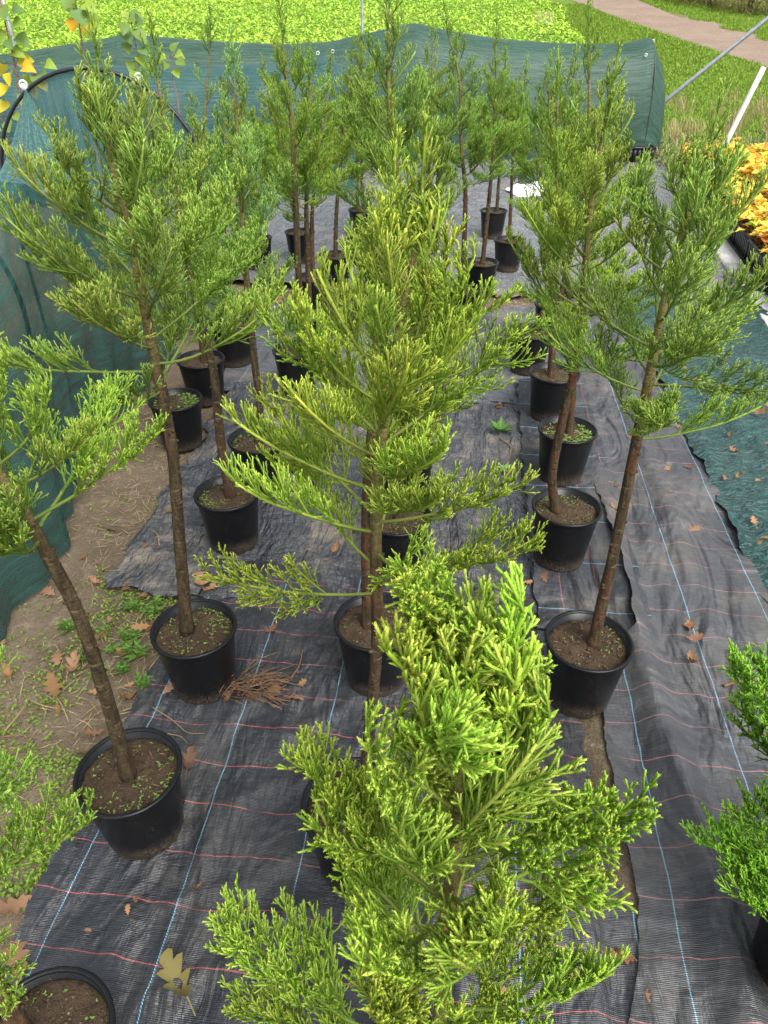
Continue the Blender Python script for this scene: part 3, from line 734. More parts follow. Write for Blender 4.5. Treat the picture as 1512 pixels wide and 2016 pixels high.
def spray_mesh(seed, L, hq=False, leader=False, bare=.28, lush=1.0):
    rnd = random.Random(seed); s = CordMB(); Z = Vector((0, 0, 1))
    n = 12
    if leader: ax = bend_path(Vector((0, 0, 0)), Vector((1, 0, 0)), L, n, Vector((1, 0, 0)), 0.1, rnd, .10)
    else: ax = bend_path(Vector((0, 0, 0)), Vector((1, 0, -.06)), L, n, Z, rnd.uniform(.30, .80), rnd, .16)
    s.cord(ax, .0018 + .0048 * (L ** .8), .0024, .22, .85, 5, rnd, wood=0.55, leaf=.0075 if hq else .007, step=.0045 if hq else .007)
    sides = 4 if hq else 3
    sp2 = (.0105 if hq else .0108) / lush; sp3 = (.0056 if hq else .0060) / lush
    d = L * bare * rnd.uniform(.8, 1.2); side = 1; phi0 = rnd.random() * 6.28
    while d < L * .985:
        f = d / L; x = f * (n - 1); i = min(int(x), n - 2); p = ax[i].lerp(ax[i + 1], x - i)
        t = (ax[i + 1] - ax[i]).normalized()
        lat = t.cross(Z)
        if leader or lat.length < .05:
            lat = t.cross(Vector((0, 1, 0)))
        lat.normalize(); upv = lat.cross(t)
        if leader: phi0 += 2.4; phi = phi0
        else: phi = (0 if side > 0 else math.pi) + side * rnd.gauss(.45, .55)
        side = -side
        o = lat * math.cos(phi) + upv * math.sin(phi)
        ang = R(rnd.uniform(30, 52) - 12 * f)
        dr = t * math.cos(ang) + o * math.sin(ang)
        prof = min(1, .40 + f / .35) * (1 - f) ** .55
        l2 = (L * .43 * prof + .024) * rnd.uniform(.7, 1.2)
        if leader: l2 = (L * .42 * (1 - f) ** .8 + .02) * rnd.uniform(.7, 1.15)
        m_ = 7 if l2 > .05 else 5
        gdir = (t * .5 + Z * .78).normalized() if not leader else t
        pts = bend_path(p, dr, l2, m_, gdir, rnd.uniform(.45, 1.0), rnd, .10)
        tipf = rnd.uniform(.8, 1.1) if hq else rnd.uniform(.55, 1.0)
        r2 = .0016 + .0065 * l2
        s.cord(pts, min(r2, .0024), .0016, .12 + .25 * f, tipf, sides, rnd, wood=.15, leaf=.0036 if hq else .0038, step=.0026 if hq else .0050)
        e = l2 * rnd.uniform(.08, .2); sd = 1
        while e < l2 * .96:
            g = e / l2; xx = g * (m_ - 1); ii = min(int(xx), m_ - 2); q = pts[ii].lerp(pts[ii + 1], xx - ii)
            tt = (pts[ii + 1] - pts[ii]).normalized()
            la = tt.cross(upv if not leader else Vector((.3, .5, .8)))
            if la.length < .05: la = tt.cross(Vector((1, 0, 0)))
            la.normalize(); uu = la.cross(tt)
            ph = (0 if sd > 0 else math.pi) + sd * rnd.gauss(.35, .6); sd = -sd
            oo = la * math.cos(ph) + uu * math.sin(ph)
            an = R(rnd.uniform(22, 42))
            dd = tt * math.cos(an) + oo * math.sin(an)
            l3 = (min(.062, .50 * (l2 - e) + .011)) * rnd.uniform(.55, 1.2)
            p3 = bend_path(q, dd, l3, 4, gdir, rnd.uniform(.25, .8), rnd, .08)
            tf = rnd.uniform(.7, 1.05) if hq else rnd.uniform(.45, 1.0)
            s.cord(p3, .0013 if hq else .0010, .0016 if hq else .00135, .10 + .2 * g, tf, sides, rnd, leaf=.0030 if hq else .0034, step=.0019 if hq else .0036)
            if l3 > .03:
                for qd in range(2 if not hq else 3):
                    k3 = rnd.uniform(.25, .8); q3 = p3[1].lerp(p3[2], k3) if k3 < .6 else p3[2]
                    d3 = ((p3[2] - p3[1]).normalized() + Vector((rnd.gauss(0, .5), rnd.gauss(0, .5), rnd.gauss(.15, .5)))).normalized()
                    p4 = bend_path(q3, d3, l3 * rnd.uniform(.3, .55), 3, gdir, .3, rnd, .05)
                    s.cord(p4, .0012 if hq else .0009, .0015 if hq else .0012, .2, rnd.uniform(.5, 1.0), sides, rnd, leaf=.0030 if hq else .0034, step=.0019 if hq else .0038)
            e += sp3 * rnd.uniform(.7, 1.35)
        d += sp2 * rnd.uniform(.7, 1.35) * (1.0 if L < .3 else 1.15)
    return mesh_np('branch', s.v, s.f, 'foliage', s.c, smooth=False)
CLASSES = [.07, .13, .20, .28, .36, .45]
SPRAYS = {L: [spray_mesh(int(L * 1000) + k * 77, L, lush=.72 if L < .15 else .82) for k in range(5)] for L in CLASSES}
SPRAYS_HQ = {L: [spray_mesh(int(L * 1000) + k * 77 + 5, L, True, lush=.86) for k in range(5)] for L in [.07, .13, .20, .28, .36, .45]}
LEADERS = [spray_mesh(900 + k, .17, False, True, .05, .62) for k in range(4)]
LEADERS_HQ = [spray_mesh(950 + k, .11, True, True, .03, 1.0) for k in range(2)]
NTRI = sum(len(m.polygons) for d in (SPRAYS, SPRAYS_HQ) for l in d.values() for m in l)
NTRI = None

def make_tree(T, idx):
    rnd = random.Random(idx * 13 + 7)
    X, Y = T['pos']; hq = T.get('hq', False)
    root = bpy.data.objects.new('potted_sequoia', None); COL.objects.link(root)
    root.empty_display_size = .1
    gz = 0.018 if Y < 4.2 else 0.012
    u_, v_ = xy2uv(X, Y)
    if .36 < u_ < .80 and 2.0 < v_ < 4.3: gz = 0.044
    elif 3.98 < v_ < 5.72: gz = 0.016
    elif 2.33 < v_ < 3.98: gz = 0.004
    elif v_ <= 2.33: gz = 0.020
    gz += 0.001
    root.location = (X, Y, gz)
    tag(root, T.get('label', 'young sequoia in a black pot standing on the glossy rear plastic sheet'), 'tree', 'young sequoias in black pots')
    az = rnd.random() * 6.28
    pot = link('pot', POT_ME, root, rot=(R(rnd.uniform(-1, 1)), R(rnd.uniform(-1, 1)), az))
    pot.rotation_euler = (0, 0, az)
    link('rim', RIM_ME, pot)
    link('soil', SOILS[idx % 4], pot)
    sp = T.get('sprout', [1, 0, 2, 1, 2, 2, 1, 0, 1, 3, 2, 2, 1, 3][idx % 14])
    o = link('sprouts', SPROUTS[sp], pot); tag(o, kind='stuff'); o.color = (1.3, 1.15, 1.5, 1)
    o = link('soil_chips', CHIPS[idx % 3], pot); tag(o, kind='stuff')
    # trunk through its pixels, standing in the pot's plane
    P = []
    for k, (px, py) in enumerate(T['tr']):
        q = at_y(px, py, Y); P.append(q - Vector((X, Y, gz)))
    if T['tr'][0][1] > 2100 or 'rim' not in T:
        P[0] = Vector((0, 0, SOIL_Z - .01))
    else:
        bx = P[0].x
        P[0] = Vector((max(-.06, min(.06, bx)), 0, SOIL_Z - .01))
    top = P[-1]
    lean = rnd.uniform(-.05, .05)
    for q in P[1:]: q.y += lean * (q.z - SOIL_Z)
    N = 48
    path = smooth_path(P, N)
    Ltot = path[-1].z - path[0].z
    r0 = T.get('r0', rnd.uniform(.0175, .0205) * (Ltot / 1.5) ** .5)
    zb = at_y(756, T['hb'], Y).z - gz
    mb = MB(); rads = []; cols = []
    for i, q in enumerate(path):
        f = i / (N - 1)
        r = r0 * (1 - f) ** .75 * .93 + .0026
        r *= 1 + .07 * nz(f * 31, idx, 1.0) + (.35 * math.exp(-f * 60))
        rads.append(r)
        cols.append((max(0, (q.z - zb + .18) / (top.z - zb + .18)) ** .7, 0, 0))
    mb.tube(path, rads, 10, True, cols)
    # pruned stubs and old leaf spikes
    def at(f):
        x = f * (N - 1); i = min(int(x), N - 2); u = x - i
        return path[i].lerp(path[i + 1], u), (path[i + 1] - path[i]).normalized(), rads[i] * (1 - u) + rads[i + 1] * u
    fb = next((i / (N - 1) for i, q in enumerate(path) if q.z > zb), .5)
    for k in range(14):
        f = rnd.uniform(.08, fb + .06); p, t, r = at(f); a = rnd.random() * 6.28
        o_ = Vector((math.cos(a), math.sin(a), .35)).normalized()
        mb.tube([p + o_ * r * .6, p + o_ * (r + .003), p + o_ * (r + .006)], [.0055, .0048, .0030], 6, True, [(.25, 0, 0)] * 3)
    for k in range(90 if hq else 40):
        f = rnd.uniform(max(.05, fb - .2), .97); p, t, r = at(f); a = rnd.random() * 6.28
        o_ = Vector((math.cos(a), math.sin(a), 0)); q = t.cross(o_)
        cc = (min(1, max(0, (f - fb + .3))), 0, 0); l = rnd.uniform(.008, .015)
        mb.add([p + o_ * r * .9 + q * .002, p + o_ * r * .9 - q * .002, p + o_ * (r + l * .5) + t * l], [(0, 1, 2)], cc)
    trunk = link('trunk', mb.mesh('trunk', 'bark', True), root)
    # branches
    tint = T['tint']
    pool = SPRAYS_HQ if hq else SPRAYS
    cl = sorted(pool.keys())
    n = T['n'] if hq else int(T['n'] * (.88 if Y < 4.3 else 1.3)); Lm = T['L'] * (1.0 if Y < 4.3 else 1.1); aang = rnd.random() * 6.28
    for k in range(n):
        s = (k + rnd.uniform(-.3, .3)) / n
        s = min(max(s, 0), .985)
        f = fb + (1 - fb) * s
        p, t, r = at(f)
        aang += 2.39996 + rnd.gauss(0, .25)
        if not hq and s > .66 and rnd.random() < .36: continue
        prof = (1 - s) ** T.get('pw', .9) * min(1.0, .80 + s * 1.6)
        L = max(.06, Lm * prof * rnd.uniform(.72, 1.08) + .03 * (1 - s) + (0 if hq else .06 * s * s))
        elev = R(T.get('el', 11) + T.get('eg', 42) * s ** .8 + rnd.gauss(0, 8))
        c = min(cl, key=lambda q: abs(q - L)); me = rnd.choice(pool[c])
        rot = Matrix.Rotation(aang, 4, 'Z') @ Matrix.Rotation(-elev, 4, 'Y') @ Matrix.Rotation(rnd.gauss(0, .3), 4, 'X')
        bo = link('branch', me, root)
        bo.matrix_local = Matrix.Translation(p) @ rot @ Matrix.Scale(min(1.05 if hq else 1.2, max(.8, L / c)), 4)
        bo.color = (*[v * rnd.uniform(.93, 1.07) for v in tint], 1)
    for (z_, az_, el_, L) in T.get('extra', []):       # low side branches that reach over the fabric lane
        i = min(range(N), key=lambda q: abs(path[q].z - z_))
        c = min(cl, key=lambda q: abs(q - L)); bo = link('branch', rnd.choice(pool[c]), root)
        bo.matrix_local = Matrix.Translation(path[i]) @ Matrix.Rotation(R(az_), 4, 'Z') @ Matrix.Rotation(-R(el_), 4, 'Y') @ Matrix.Scale(min(1.05, max(.8, L / c)), 4)
        bo.color = (*tint, 1)
    p, t, r = at(.985)
    ld = link('leader', rnd.choice(LEADERS_HQ if hq else LEADERS), root)
    q = Vector((1, 0, 0)).rotation_difference((t + Vector((0, 0, .6))).normalized()).to_matrix().to_4x4()
    ld.matrix_local = Matrix.Translation(p) @ q @ Matrix.Rotation(rnd.random() * 6.28, 4, 'X')
    ld.color = (*tint, 1)
    return root
for i, T in enumerate(TREES): make_tree(T, i)

# ------------------------------------------------------------------ shade nets and tunnels
def loft(name, rows, mat, uvs, parent=None):
    ny, nx = len(rows), len(rows[0])
    vs = [p for r in rows for p in r]
    me = mesh_np(name, vs, grid_faces(ny, nx), mat, smooth=True, uvs=[q for r in uvs for q in r])
    return link(name, me, parent)
def crest_z(pts, Y):
    xs = []; zs = []
    for (px, py) in pts:
        q = at_y(px, py, Y); xs.append(q.x); zs.append(q.z)
    return xs, zs
def tunnel(name, crest_px, Y, half, label, x_extra_l=None, end_right=None, seed=0.0, hoops=(), mat='net_far'):
    root = bpy.data.objects.new(name, None); COL.objects.link(root)
    xs, zs = crest_z(crest_px, Y)
    root.location = (sum(xs) / len(xs), Y, 0)
    off = Vector(root.location)
    tag(root, label, 'net tunnel')
    x0 = xs[0] - 2.0 if x_extra_l is None else xs[0]
    x1 = xs[-1]; n = 110; rows = []; uvs = []
    for i in range(n + 1):
        x = x0 + (x1 - x0) * i / n
        zc = float(np.interp(x, xs, zs)); row = []; ur = []
        for j in range(25):
            a = math.pi * j / 24
            c, sn = math.cos(a), math.sin(a)
            yy = Y - half * math.copysign(abs(c) ** .75, c)
            zz = zc * abs(sn) ** .62
            k = min(1, zz / .6) * (1 - abs(sn) ** 8)
            yy += .06 * nz(x, zz, 1.6, seed) * k + .035 * nz(x * 3, zz * .6, 2.4, seed + 3) * k + .02 * nz(x * .6, zz * 5, 2.0, seed + 7) * k
            row.append(Vector((x, yy, max(zz, .02))) - off); ur.append((x, j * .1))
        rows.append(row); uvs.append(ur)
    if end_right:
        base = [Vector(p) for p in rows[-1]]
        for (dx, sc, zsc) in end_right:
            row = [Vector((p.x + dx * (.75 + .25 * nz(p.y, p.z, 3, seed)), p.y * sc, p.z * zsc)) for p in base]
            rows.append(row); uvs.append([(x1 + dx, j * .1) for j in range(25)])
    loft('net', rows, mat, uvs, root)
    for hx in hoops:
        zc = float(np.interp(hx, xs, zs)); mb = MB()
        pts = []
        for j in range(25):
            a = math.pi * j / 24; c, sn = math.cos(a), math.sin(a)
            pts.append(Vector((hx, Y - (half - .02) * math.copysign(abs(c) ** .75, c), max(.0, (zc - .018) * abs(sn) ** .62))) - off)
        mb.tube(pts, .011, 8)
        link('hoop', mb.mesh('hoop', 'black_tube', True), root)
    return root, xs, zs
def ring(mb, c, r, tr, nrm=(0, 1, 0), n=14):
    q = Vector((0, 0, 1)).rotation_difference(Vector(nrm)).to_matrix()
    pts = [Vector(c) + q @ Vector((r * math.cos(6.2832 * i / n), r * math.sin(6.2832 * i / n), 0)) for i in range(n + 1)]
    mb.tube(pts, tr, 6, False)
YR = 13.4
rt, rx, rz = tunnel('net_tunnel', [(-120, 120), (45, 102), (225, 72), (245, 66), (300, 71), (430, 82), (560, 87), (650, 82), (720, 66), (815, 44), (880, 60), (980, 76), (1100, 85), (1190, 86), (1240, 84), (1276, 74)], YR, .78,
    'long low tunnel of grey-green shade net sagging between hoops at the field edge', end_right=[(.05, .98, .96), (.14, .95, .88), (.25, .88, .80), (.36, .80, .66), (.43, .74, .45), (.47, .68, .22), (.49, .64, .03)], seed=2.0,
    hoops=[at_y(240, 68, YR).x, at_y(815, 44, YR).x, at_y(1276, 74, YR).x])
mb = MB(); o_ = Vector(rt.location)
for (px, py) in ((1286, 80), (1272, 108), (802, 118)):
    q = at_y(px, py, YR - (.02 if py < 100 else .55)); ring(mb, q - o_, .018, .005)
link('clip', mb.mesh('clip', 'clip', True), rt)
YM = 10.6
nt2, nx2, nz2 = tunnel('net_tunnel', [(-420, 150), (-150, 135), (40, 127), (200, 129), (400, 130), (560, 122), (632, 112), (652, 106)], YM, .70,
    'teal shade net tunnel with a clipped open end in front of the longer tunnel', end_right=[(.06, .95, .96), (.16, .85, .9), (.25, .74, .8), (.3, .66, .55), (.33, .6, .28), (.34, .56, .03)], seed=5.0, mat='net_teal', hoops=[at_y(200, 129, YM).x, at_y(652, 106, YM).x])
mb = MB(); o_ = Vector(nt2.location)
for (px, py) in ((626, 110), (655, 107)):
    q = at_y(px, py, YM - .02); ring(mb, q - o_ + Vector((0, 0, .03)), .018, .005)
link('clip', mb.mesh('clip', 'clip', True), nt2)

# near hoop with its gathered net (left)
YH = 5.0
hc = at_y(165, 134, YH); HR = .66; HZ = hc.z - HR
hp = bpy.data.objects.new('hoop_tunnel', None); COL.objects.link(hp); hp.location = (hc.x, YH, 0)
tag(hp, 'black hoop with green shade net gathered and clipped at its top', 'net tunnel')
mb = MB()
pts = [(-HR, 0, 0), (-HR, 0, HZ * .5)] + [(-HR * math.cos(math.pi * k / 24), 0, HZ + HR * math.sin(math.pi * k / 24)) for k in range(25)] + [(HR, 0, HZ * .5), (HR, 0, 0)]
mb.tube(pts, .0115, 10); link('hoop', mb.mesh('hoop', 'black_tube', True), hp)
ga = R(124)           # where the net is gathered on the hoop
def hoop_pt(a, dy=0, k=1.0): return Vector((HR * k * math.cos(a), dy, HZ + HR * k * math.sin(a)))
# panel hanging inside the hoop to the right of the gather, running back
rows = []; uvs = []
for i in range(60):
    f = i / 59; a = ga + (R(-8) - ga) * f
    top = hoop_pt(a, 0, 1.015)
    row = []; ur = []
    for j in range(26):
        g = j / 25
        zz = top.z * (1 - g) + .03 * g
        w = math.sin(i * 1.9) * .010 * (g ** .5) + .03 * nz(f * 9, g * 2, 2.0, 3) * g
        row.append(Vector((top.x * (1 - .05 * g) + .04 * g * nz(f * 4, 1, 1.0), .012 + .10 * g + w, zz))); ur.append((f * 1.1, g))
    rows.append(row); uvs.append(ur)
loft('net', rows, 'net_hoop', uvs, hp)
# gathered swag pulled from the clip forward and down to the left
rows = []; uvs = []
gp = hoop_pt(ga, 0, 1.02)
for i in range(40):
    f = i / 39
    # fan from the clip: end points spread along the front skirt's top line
    e0 = at_y(-60, 420, 3.75) - Vector(hp.location); e1 = at_y(215, 390, 4.3) - Vector(hp.location)
    e = e0.lerp(e1, f)
    row = []; ur = []
    for j in range(24):
        g = j / 23
        p = gp.lerp(e, g)
        p.z -= .13 * math.sin(math.pi * g) * (.4 + .6 * abs(f - .4))
        p += Vector((.2, -.6, .5)) * (.030 * math.sin(f * 34) * g ** .7 + .02 * nz(f * 8, g * 2, 1.2, 7) * g)
        row.append(p); ur.append((f * .9, g))
    rows.append(row); uvs.append(ur)
loft('swag', rows, 'net_swag', [[(v * 1.0, u * 3) for (u, v) in r] for r in uvs], hp)
mb = MB()
for a in (ga, R(62)):
    q = hoop_pt(a, -.01, 1.03); ring(mb, q + Vector((0, 0, .012)), .022, .006); mb.box(q, (.02, .03, .035))
link('clip', mb.mesh('clip', 'clip', True), hp)

# front skirt of net at the left edge
HEM = [(-1.50, 1.45), (-1.47, 2.0), (-1.42, 2.45), (-1.52, 2.9), (-1.63, 3.25), (-1.60, 3.6), (-1.57, 3.86), (-1.50, 4.2), (-1.40, 4.7)]
sk = bpy.data.objects.new('net_skirt', None); COL.objects.link(sk); sk.location = (-1.6, 3.0, 0)
tag(sk, 'dark green shade net hanging in folds to the soil beside the potted trees', 'net')
rows = []; uvs = []; n = 150; m_ = 40
hp_ = smooth_path([(a, b_, 0) for a, b_ in HEM], n + 1)
for i in range(n + 1):
    f = i / n; h0 = hp_[i]; Yq = h0.y
    topx = float(np.interp(Yq, [1.4, 3.0, 3.5, 4.2, 4.8], [-1.72, -1.60, -1.66, -1.78, -1.85]))
    topz = float(np.interp(Yq, [1.4, 2.6, 3.2, 3.6, 4.2, 4.8], [.70, .98, 1.24, 1.30, 1.12, 1.05]))
    row = []; ur = []
    for j in range(m_ + 1):
        g = j / m_
        x = topx + (h0.x - topx) * g ** .8 + .10 * math.sin(math.pi * g) * (.6 + .4 * math.sin(Yq * 2.2))
        z = topz * (1 - g) ** 1.05 + .012
        fold = .022 * math.sin(Yq * 21 + 2.2 * math.sin(g * 3 + Yq)) * (.25 + g * .8) + .05 * nz(Yq, z, 2.3, 4) + .012 * nz(Yq * 2, z, 9, 2)
        row.append(Vector((x + fold + 1.6, Yq - 3.0 + .02 * nz(z, Yq, 5, 8), max(.008, z + .01 * nz(Yq, g, 8, 1) * (1 if g < .9 else 0))))); ur.append((Yq, g))
    # lip folded back over the top
    rows.append([row[0] + Vector((-.55, 0, -.05)), row[0] + Vector((-.25, 0, .015))] + row); uvs.append([(Yq, -.3), (Yq, -.15)] + ur)
loft('net', rows, 'net', uvs, sk)
mb = MB()
arc = [at_y(px, py, 3.1) - Vector(sk.location) for (px, py) in ((-90, 420), (-40, 455), (0, 510), (25, 555), (45, 605), (58, 660), (70, 730))]
arc.append(Vector((arc[-1].x + .03, arc[-1].y, -.02)))
mb.tube(smooth_path(arc, 30), .010, 8); link('hoop', mb.mesh('hoop', 'black_tube', True), sk)

# ------------------------------------------------------------------ poles
def pole(name, p0, p1, r, mat, label, cat='pole'):
    p0, p1 = Vector(p0), Vector(p1); mb = MB()
    mb.tube([p1 * (k / 6) - p0 * (k / 6) for k in range(7)], r, 12)
    o = link(name, mb.mesh(name, mat, True), loc=p0); tag(o, label, cat); return o
q0 = at_y(1505, 40, 13.2); q1 = at_y(1316, 190, 13.6)
d = (q1 - q0); foot = q1 + d * ((.0 - q1.z) / d.z) if d.z < 0 else q1
pole('metal_pole', foot + Vector((0, 0, -.05)), q0 - d * .6, .032, 'steel', 'slanting galvanised metal pole rising beside the end of the net tunnel')
q0 = at_y(1504, 132, 9.0); q1 = at_y(1424, 292, 9.0); d = q1 - q0
foot = q1 + d * ((0 - q1.z) / d.z)
pole('white_pole', foot, q0, .028, 'white', 'white wooden pole leaning among the yellow seedlings')
q0 = at_y(712, -30, 14.4); q1 = at_y(714, 66, 14.4)
pole('metal_post', (q1.x, 14.4, -.1), (q0.x, 14.4, q0.z + .3), .024, 'steel', 'upright galvanised post standing behind the peak of the long net tunnel')
q0 = at_y(8, 10, 14.4); q1 = at_y(24, 95, 14.4)
pole('metal_post', (q1.x + .05, 14.4, -.1), (q0.x, 14.4, q0.z + .3), .03, 'steel', 'upright galvanised post behind the tall yellowing sapling')

# ------------------------------------------------------------------ leaf meshes
def leaf_mesh(outline, mat, curl=.25, fold=.2, name='leaf', seed=0, thick=0.0):
    """outline: right half (x,y) from base to tip; length 1 along +Y"""
    rnd = random.Random(seed)
    right = outline; left = [(-x, y) for (x, y) in outline]
    ys = sorted(set([p[1] for p in outline])); vs = []; fs = []
    def shp(x, y): 
        z = fold * abs(x) + curl * ((y - .45) ** 2) * 1.2 + .10 * curl * math.sin(7 * x + 3 * y + seed) + .05 * math.sin(9 * y + seed * 2) * abs(x) * 4 * curl
        return (x, y, z)
    n = len(outline)
    mid = [shp(0, y) for (_, y) in outline]
    vs = [shp(*p) for p in right] + mid + [shp(*p) for p in left]
    for i in range(n - 1):
        fs.append((n + i, i, i + 1, n + i + 1)); fs.append((2 * n + i, n + i, n + i + 1, 2 * n + i + 1))
    cols = [(rnd.uniform(0, .5), 0, 0)] * len(vs)
    # stalk
    k = len(vs); vs += [(-.012, -.28, .02), (.012, -.28, .02), (.014, .02, shp(0, 0)[2] + .005), (-.014, .02, shp(0, 0)[2] + .005)]
    fs.append((k, k + 1, k + 2, k + 3)); cols = [(rnd.uniform(0, .5), 0, 0)] * len(vs)
    return mesh_np(name, vs, fs, mat, cols)
OAK = [(0, 0), (.05, .05), (.09, .13), (.20, .20), (.16, .27), (.11, .31), (.22, .40), (.30, .47), (.24, .54), (.13, .57), (.22, .66), (.29, .74), (.20, .79), (.10, .81), (.15, .90), (.09, .97), (0, 1.0)]
MAPLE = [(0, 0), (.22, -.06), (.38, .02), (.32, .14), (.52, .30), (.62, .50), (.46, .48), (.36, .50), (.34, .66), (.20, .72), (.12, .90), (0, 1.0)]
HEART = [(0, .02), (.20, -.05), (.38, .06), (.46, .22), (.42, .40), (.32, .58), (.18, .78), (.07, .92), (0, 1.0)]
OAKS = [leaf_mesh(OAK, 'oak_leaf', c, f, 'oak_leaf', s) for s, (c, f) in enumerate([(.35, .3), (.8, .5), (-.4, .25), (1.1, .7), (.2, -.25)])]
MAPLES = [leaf_mesh(MAPLE, 'maple_leaf', c, f, 'leaf', s) for s, (c, f) in enumerate([(-.35, .2), (-.6, .3), (.3, .3), (-.2, .45)])]
HEARTS = [leaf_mesh(HEART, 'poplar_leaf', c, f, 'leaf', s) for s, (c, f) in enumerate([(-.3, .2), (-.5, .3), (.2, .25)])]

# fallen oak leaves
rnd = random.Random(5)
def surf_z(x, y):
    u, v = xy2uv(x, y)
    if 1.27 < u < 2.75 and .6 < v < 6.3: return .034 + cloth_h(x, y, 1.5, 6.0) + 0.030 * nz(u * 2, v, 5, 1.0) + 0.020 * abs(nz(u, v * 2, 10, 2.0)) + 0.06 * max(0, u - 2.1), 'tarp'
    if .60 < u < 1.27 and v < 5.9 and (u > .74 or v < 1.95): return .030 + cloth_h(x, y, .5, 5.0) + ridge(u, v), 'lane'
    if .36 < u < .79 and 2.02 < v < 4.3: return .045 + cloth_h(x, y, .8, 3.0), 'strip'
    if -1.04 < u < .57 and v < 2.33: return .020 + cloth_h(x, y, 1.25, 1.0) + folds(x, y), 'front'
    if -1.42 < u < .52 and 2.1 < v < 4.0: return .004 + cloth_h(x, y, 1.6, 2.0) + crinkle(u, v), 'plastic'
    if -1.55 < u < .8 and 3.98 < v < 5.72: return .016 + cloth_h(x, y, 1.0, 4.0), 'mid'
    if -2.6 < u < 3.1 and 6.1 < v < 13: return .012 + cloth_h(x, y, 1.5, 7.0), 'rear'
    return .0, 'soil'
LEAFLAB = {'tarp': 'dry brown oak leaf fallen on the green tarp', 'lane': 'dry brown oak leaf fallen on the grey fabric lane', 'strip': 'dry brown oak leaf fallen on the narrow fabric strip',
 'front': 'dry brown oak leaf fallen on the black fabric with blue and red threads', 'plastic': 'dry brown oak leaf fallen on the wrinkled black plastic', 'mid': 'dry brown oak leaf fallen on the dusty fabric',
 'rear': 'dry brown oak leaf fallen on the glossy rear sheet', 'soil': 'dry brown oak leaf fallen on bare soil'}
def fallen(px, py, size, rz=None, tint=None, mesh=None, xy=None):
    q = at_z(px, py, .02) if xy is None else Vector((*xy, 0))
    for (ax, ay) in POTS:
        dd = math.hypot(q.x - ax, q.y - ay)
        if dd < .13:
            k = .15 / max(dd, .01); q.x = ax + (q.x - ax) * k; q.y = ay + (q.y - ay) * k
    z, sname = surf_z(q.x, q.y)
    o = link('oak_leaf', mesh or rnd.choice(OAKS), None, (q.x, q.y, z + .007 + .06 * size), (R(rnd.gauss(0, 9)), R(rnd.gauss(0, 12)), rnd.random() * 6.28 if rz is None else rz), size)
    bq = rnd.uniform(.55, 1.15); o.color = (*(tint or (bq, bq * rnd.uniform(.88, 1.05), bq * rnd.uniform(.8, 1.1))), 1)
    return tag(o, LEAFLAB[sname], 'leaf', 'oak leaves fallen: ' + sname)
SPOTS = [(550, 1385, .085), (548, 1355, .075), (585, 1362, .05), (525, 1258, .06), (322, 1368, .08), (480, 1370, .09), (498, 1392, .06), (445, 1390, .05), (368, 1530, .10), (60, 1770, .11), (45, 1790, .08), (45, 1930, .10),
 (256, 1810, .028), (265, 1775, .02), (168, 1838, .02), (400, 1740, .03), (1195, 1880, .075), (1245, 1892, .04), (1140, 1920, .05), (1000, 1950, .04), (1275, 1985, .05),
 (1375, 1043, .085), (1485, 1045, .06), (1487, 1075, .07), (1495, 1080, .06), (1470, 825, .09), (1430, 870, .05), (1430, 895, .06), (1445, 955, .05), (1495, 955, .05), (1345, 850, .05), (1345, 925, .05), (1318, 925, .06), (1220, 970, .055), (1238, 865, .05), (1217, 1022, .05), (1500, 1370, .09), (1505, 1385, .07), (1480, 810, .06), (1505, 815, .06),
 (1355, 1255, .06), (1345, 1275, .07), (1352, 1300, .07), (1340, 1240, .06), (1072, 1157, .065), (1050, 1150, .05), (1012, 1120, .06), (1018, 1085, .05), (1020, 1050, .06), (900, 690, .06), (985, 798, .07), (975, 800, .06), (870, 815, .05), (875, 785, .04), (970, 605, .09), (985, 612, .08), (950, 750, .04), (905, 780, .05),
 (325, 1012, .07), (280, 1082, .05), (310, 1170, .06), (215, 1215, .05), (400, 1155, .09), (425, 1158, .09), (385, 1160, .08), (240, 1165, .06), (290, 1165, .07), (250, 1275, .05), (255, 1285, .05), (135, 1330, .10), (110, 1370, .10), (170, 1360, .06), (205, 1440, .07), (285, 1240, .06), (295, 1230, .07), (180, 1475, .06), (265, 1340, .05), (275, 1370, .07), (90, 1640, .07), (85, 1615, .06), (20, 1335, .07),
 (580, 960, .05), (590, 952, .06), (600, 975, .06), (565, 985, .05), (600, 720, .05), (530, 745, .06), (655, 1095, .06), (710, 1098, .05), (690, 1050, .05), (460, 820, .05), (430, 825, .04), (620, 950, .05), (470, 755, .05), (560, 690, .06),
 (1110, 370, .09), (900, 360, .07), (930, 365, .08), (1050, 372, .1), (870, 480, .1), (900, 500, .09), (740, 600, .1), (560, 590, .1), (545, 600, .12), (480, 600, .1), (1020, 600, .09), (1250, 330, .12)]
for (px, py, sz) in SPOTS: fallen(px, py, sz * rnd.uniform(.85, 1.1))
for k in range(55):
    a = rnd.random()
    if a < .35: fallen(0, 0, rnd.uniform(.03, .07), xy=uv2xy(rnd.uniform(1.3, 2.6), rnd.uniform(1.6, 5.8)))
    elif a < .6: fallen(0, 0, rnd.uniform(.04, .09), xy=(rnd.uniform(-1.5, -.95), rnd.uniform(.9, 3.2)))
    elif a < .75: fallen(0, 0, rnd.uniform(.02, .05), xy=uv2xy(rnd.uniform(.8, 1.25), rnd.uniform(1.0, 5.5)))
    else: fallen(0, 0, rnd.uniform(.05, .1), xy=(rnd.uniform(-1.5, 2.5), rnd.uniform(5.6, 6.15)))
g = fallen(375, 1985, .12, R(40), (.75, 1.15, .75), OAKS[3]); g.location.z += .012; g.rotation_euler = (.05, .05, R(40)); g['label'] = 'pale green-yellow oak leaf lying on the black fabric'; g['group'] = 'pale oak leaf'
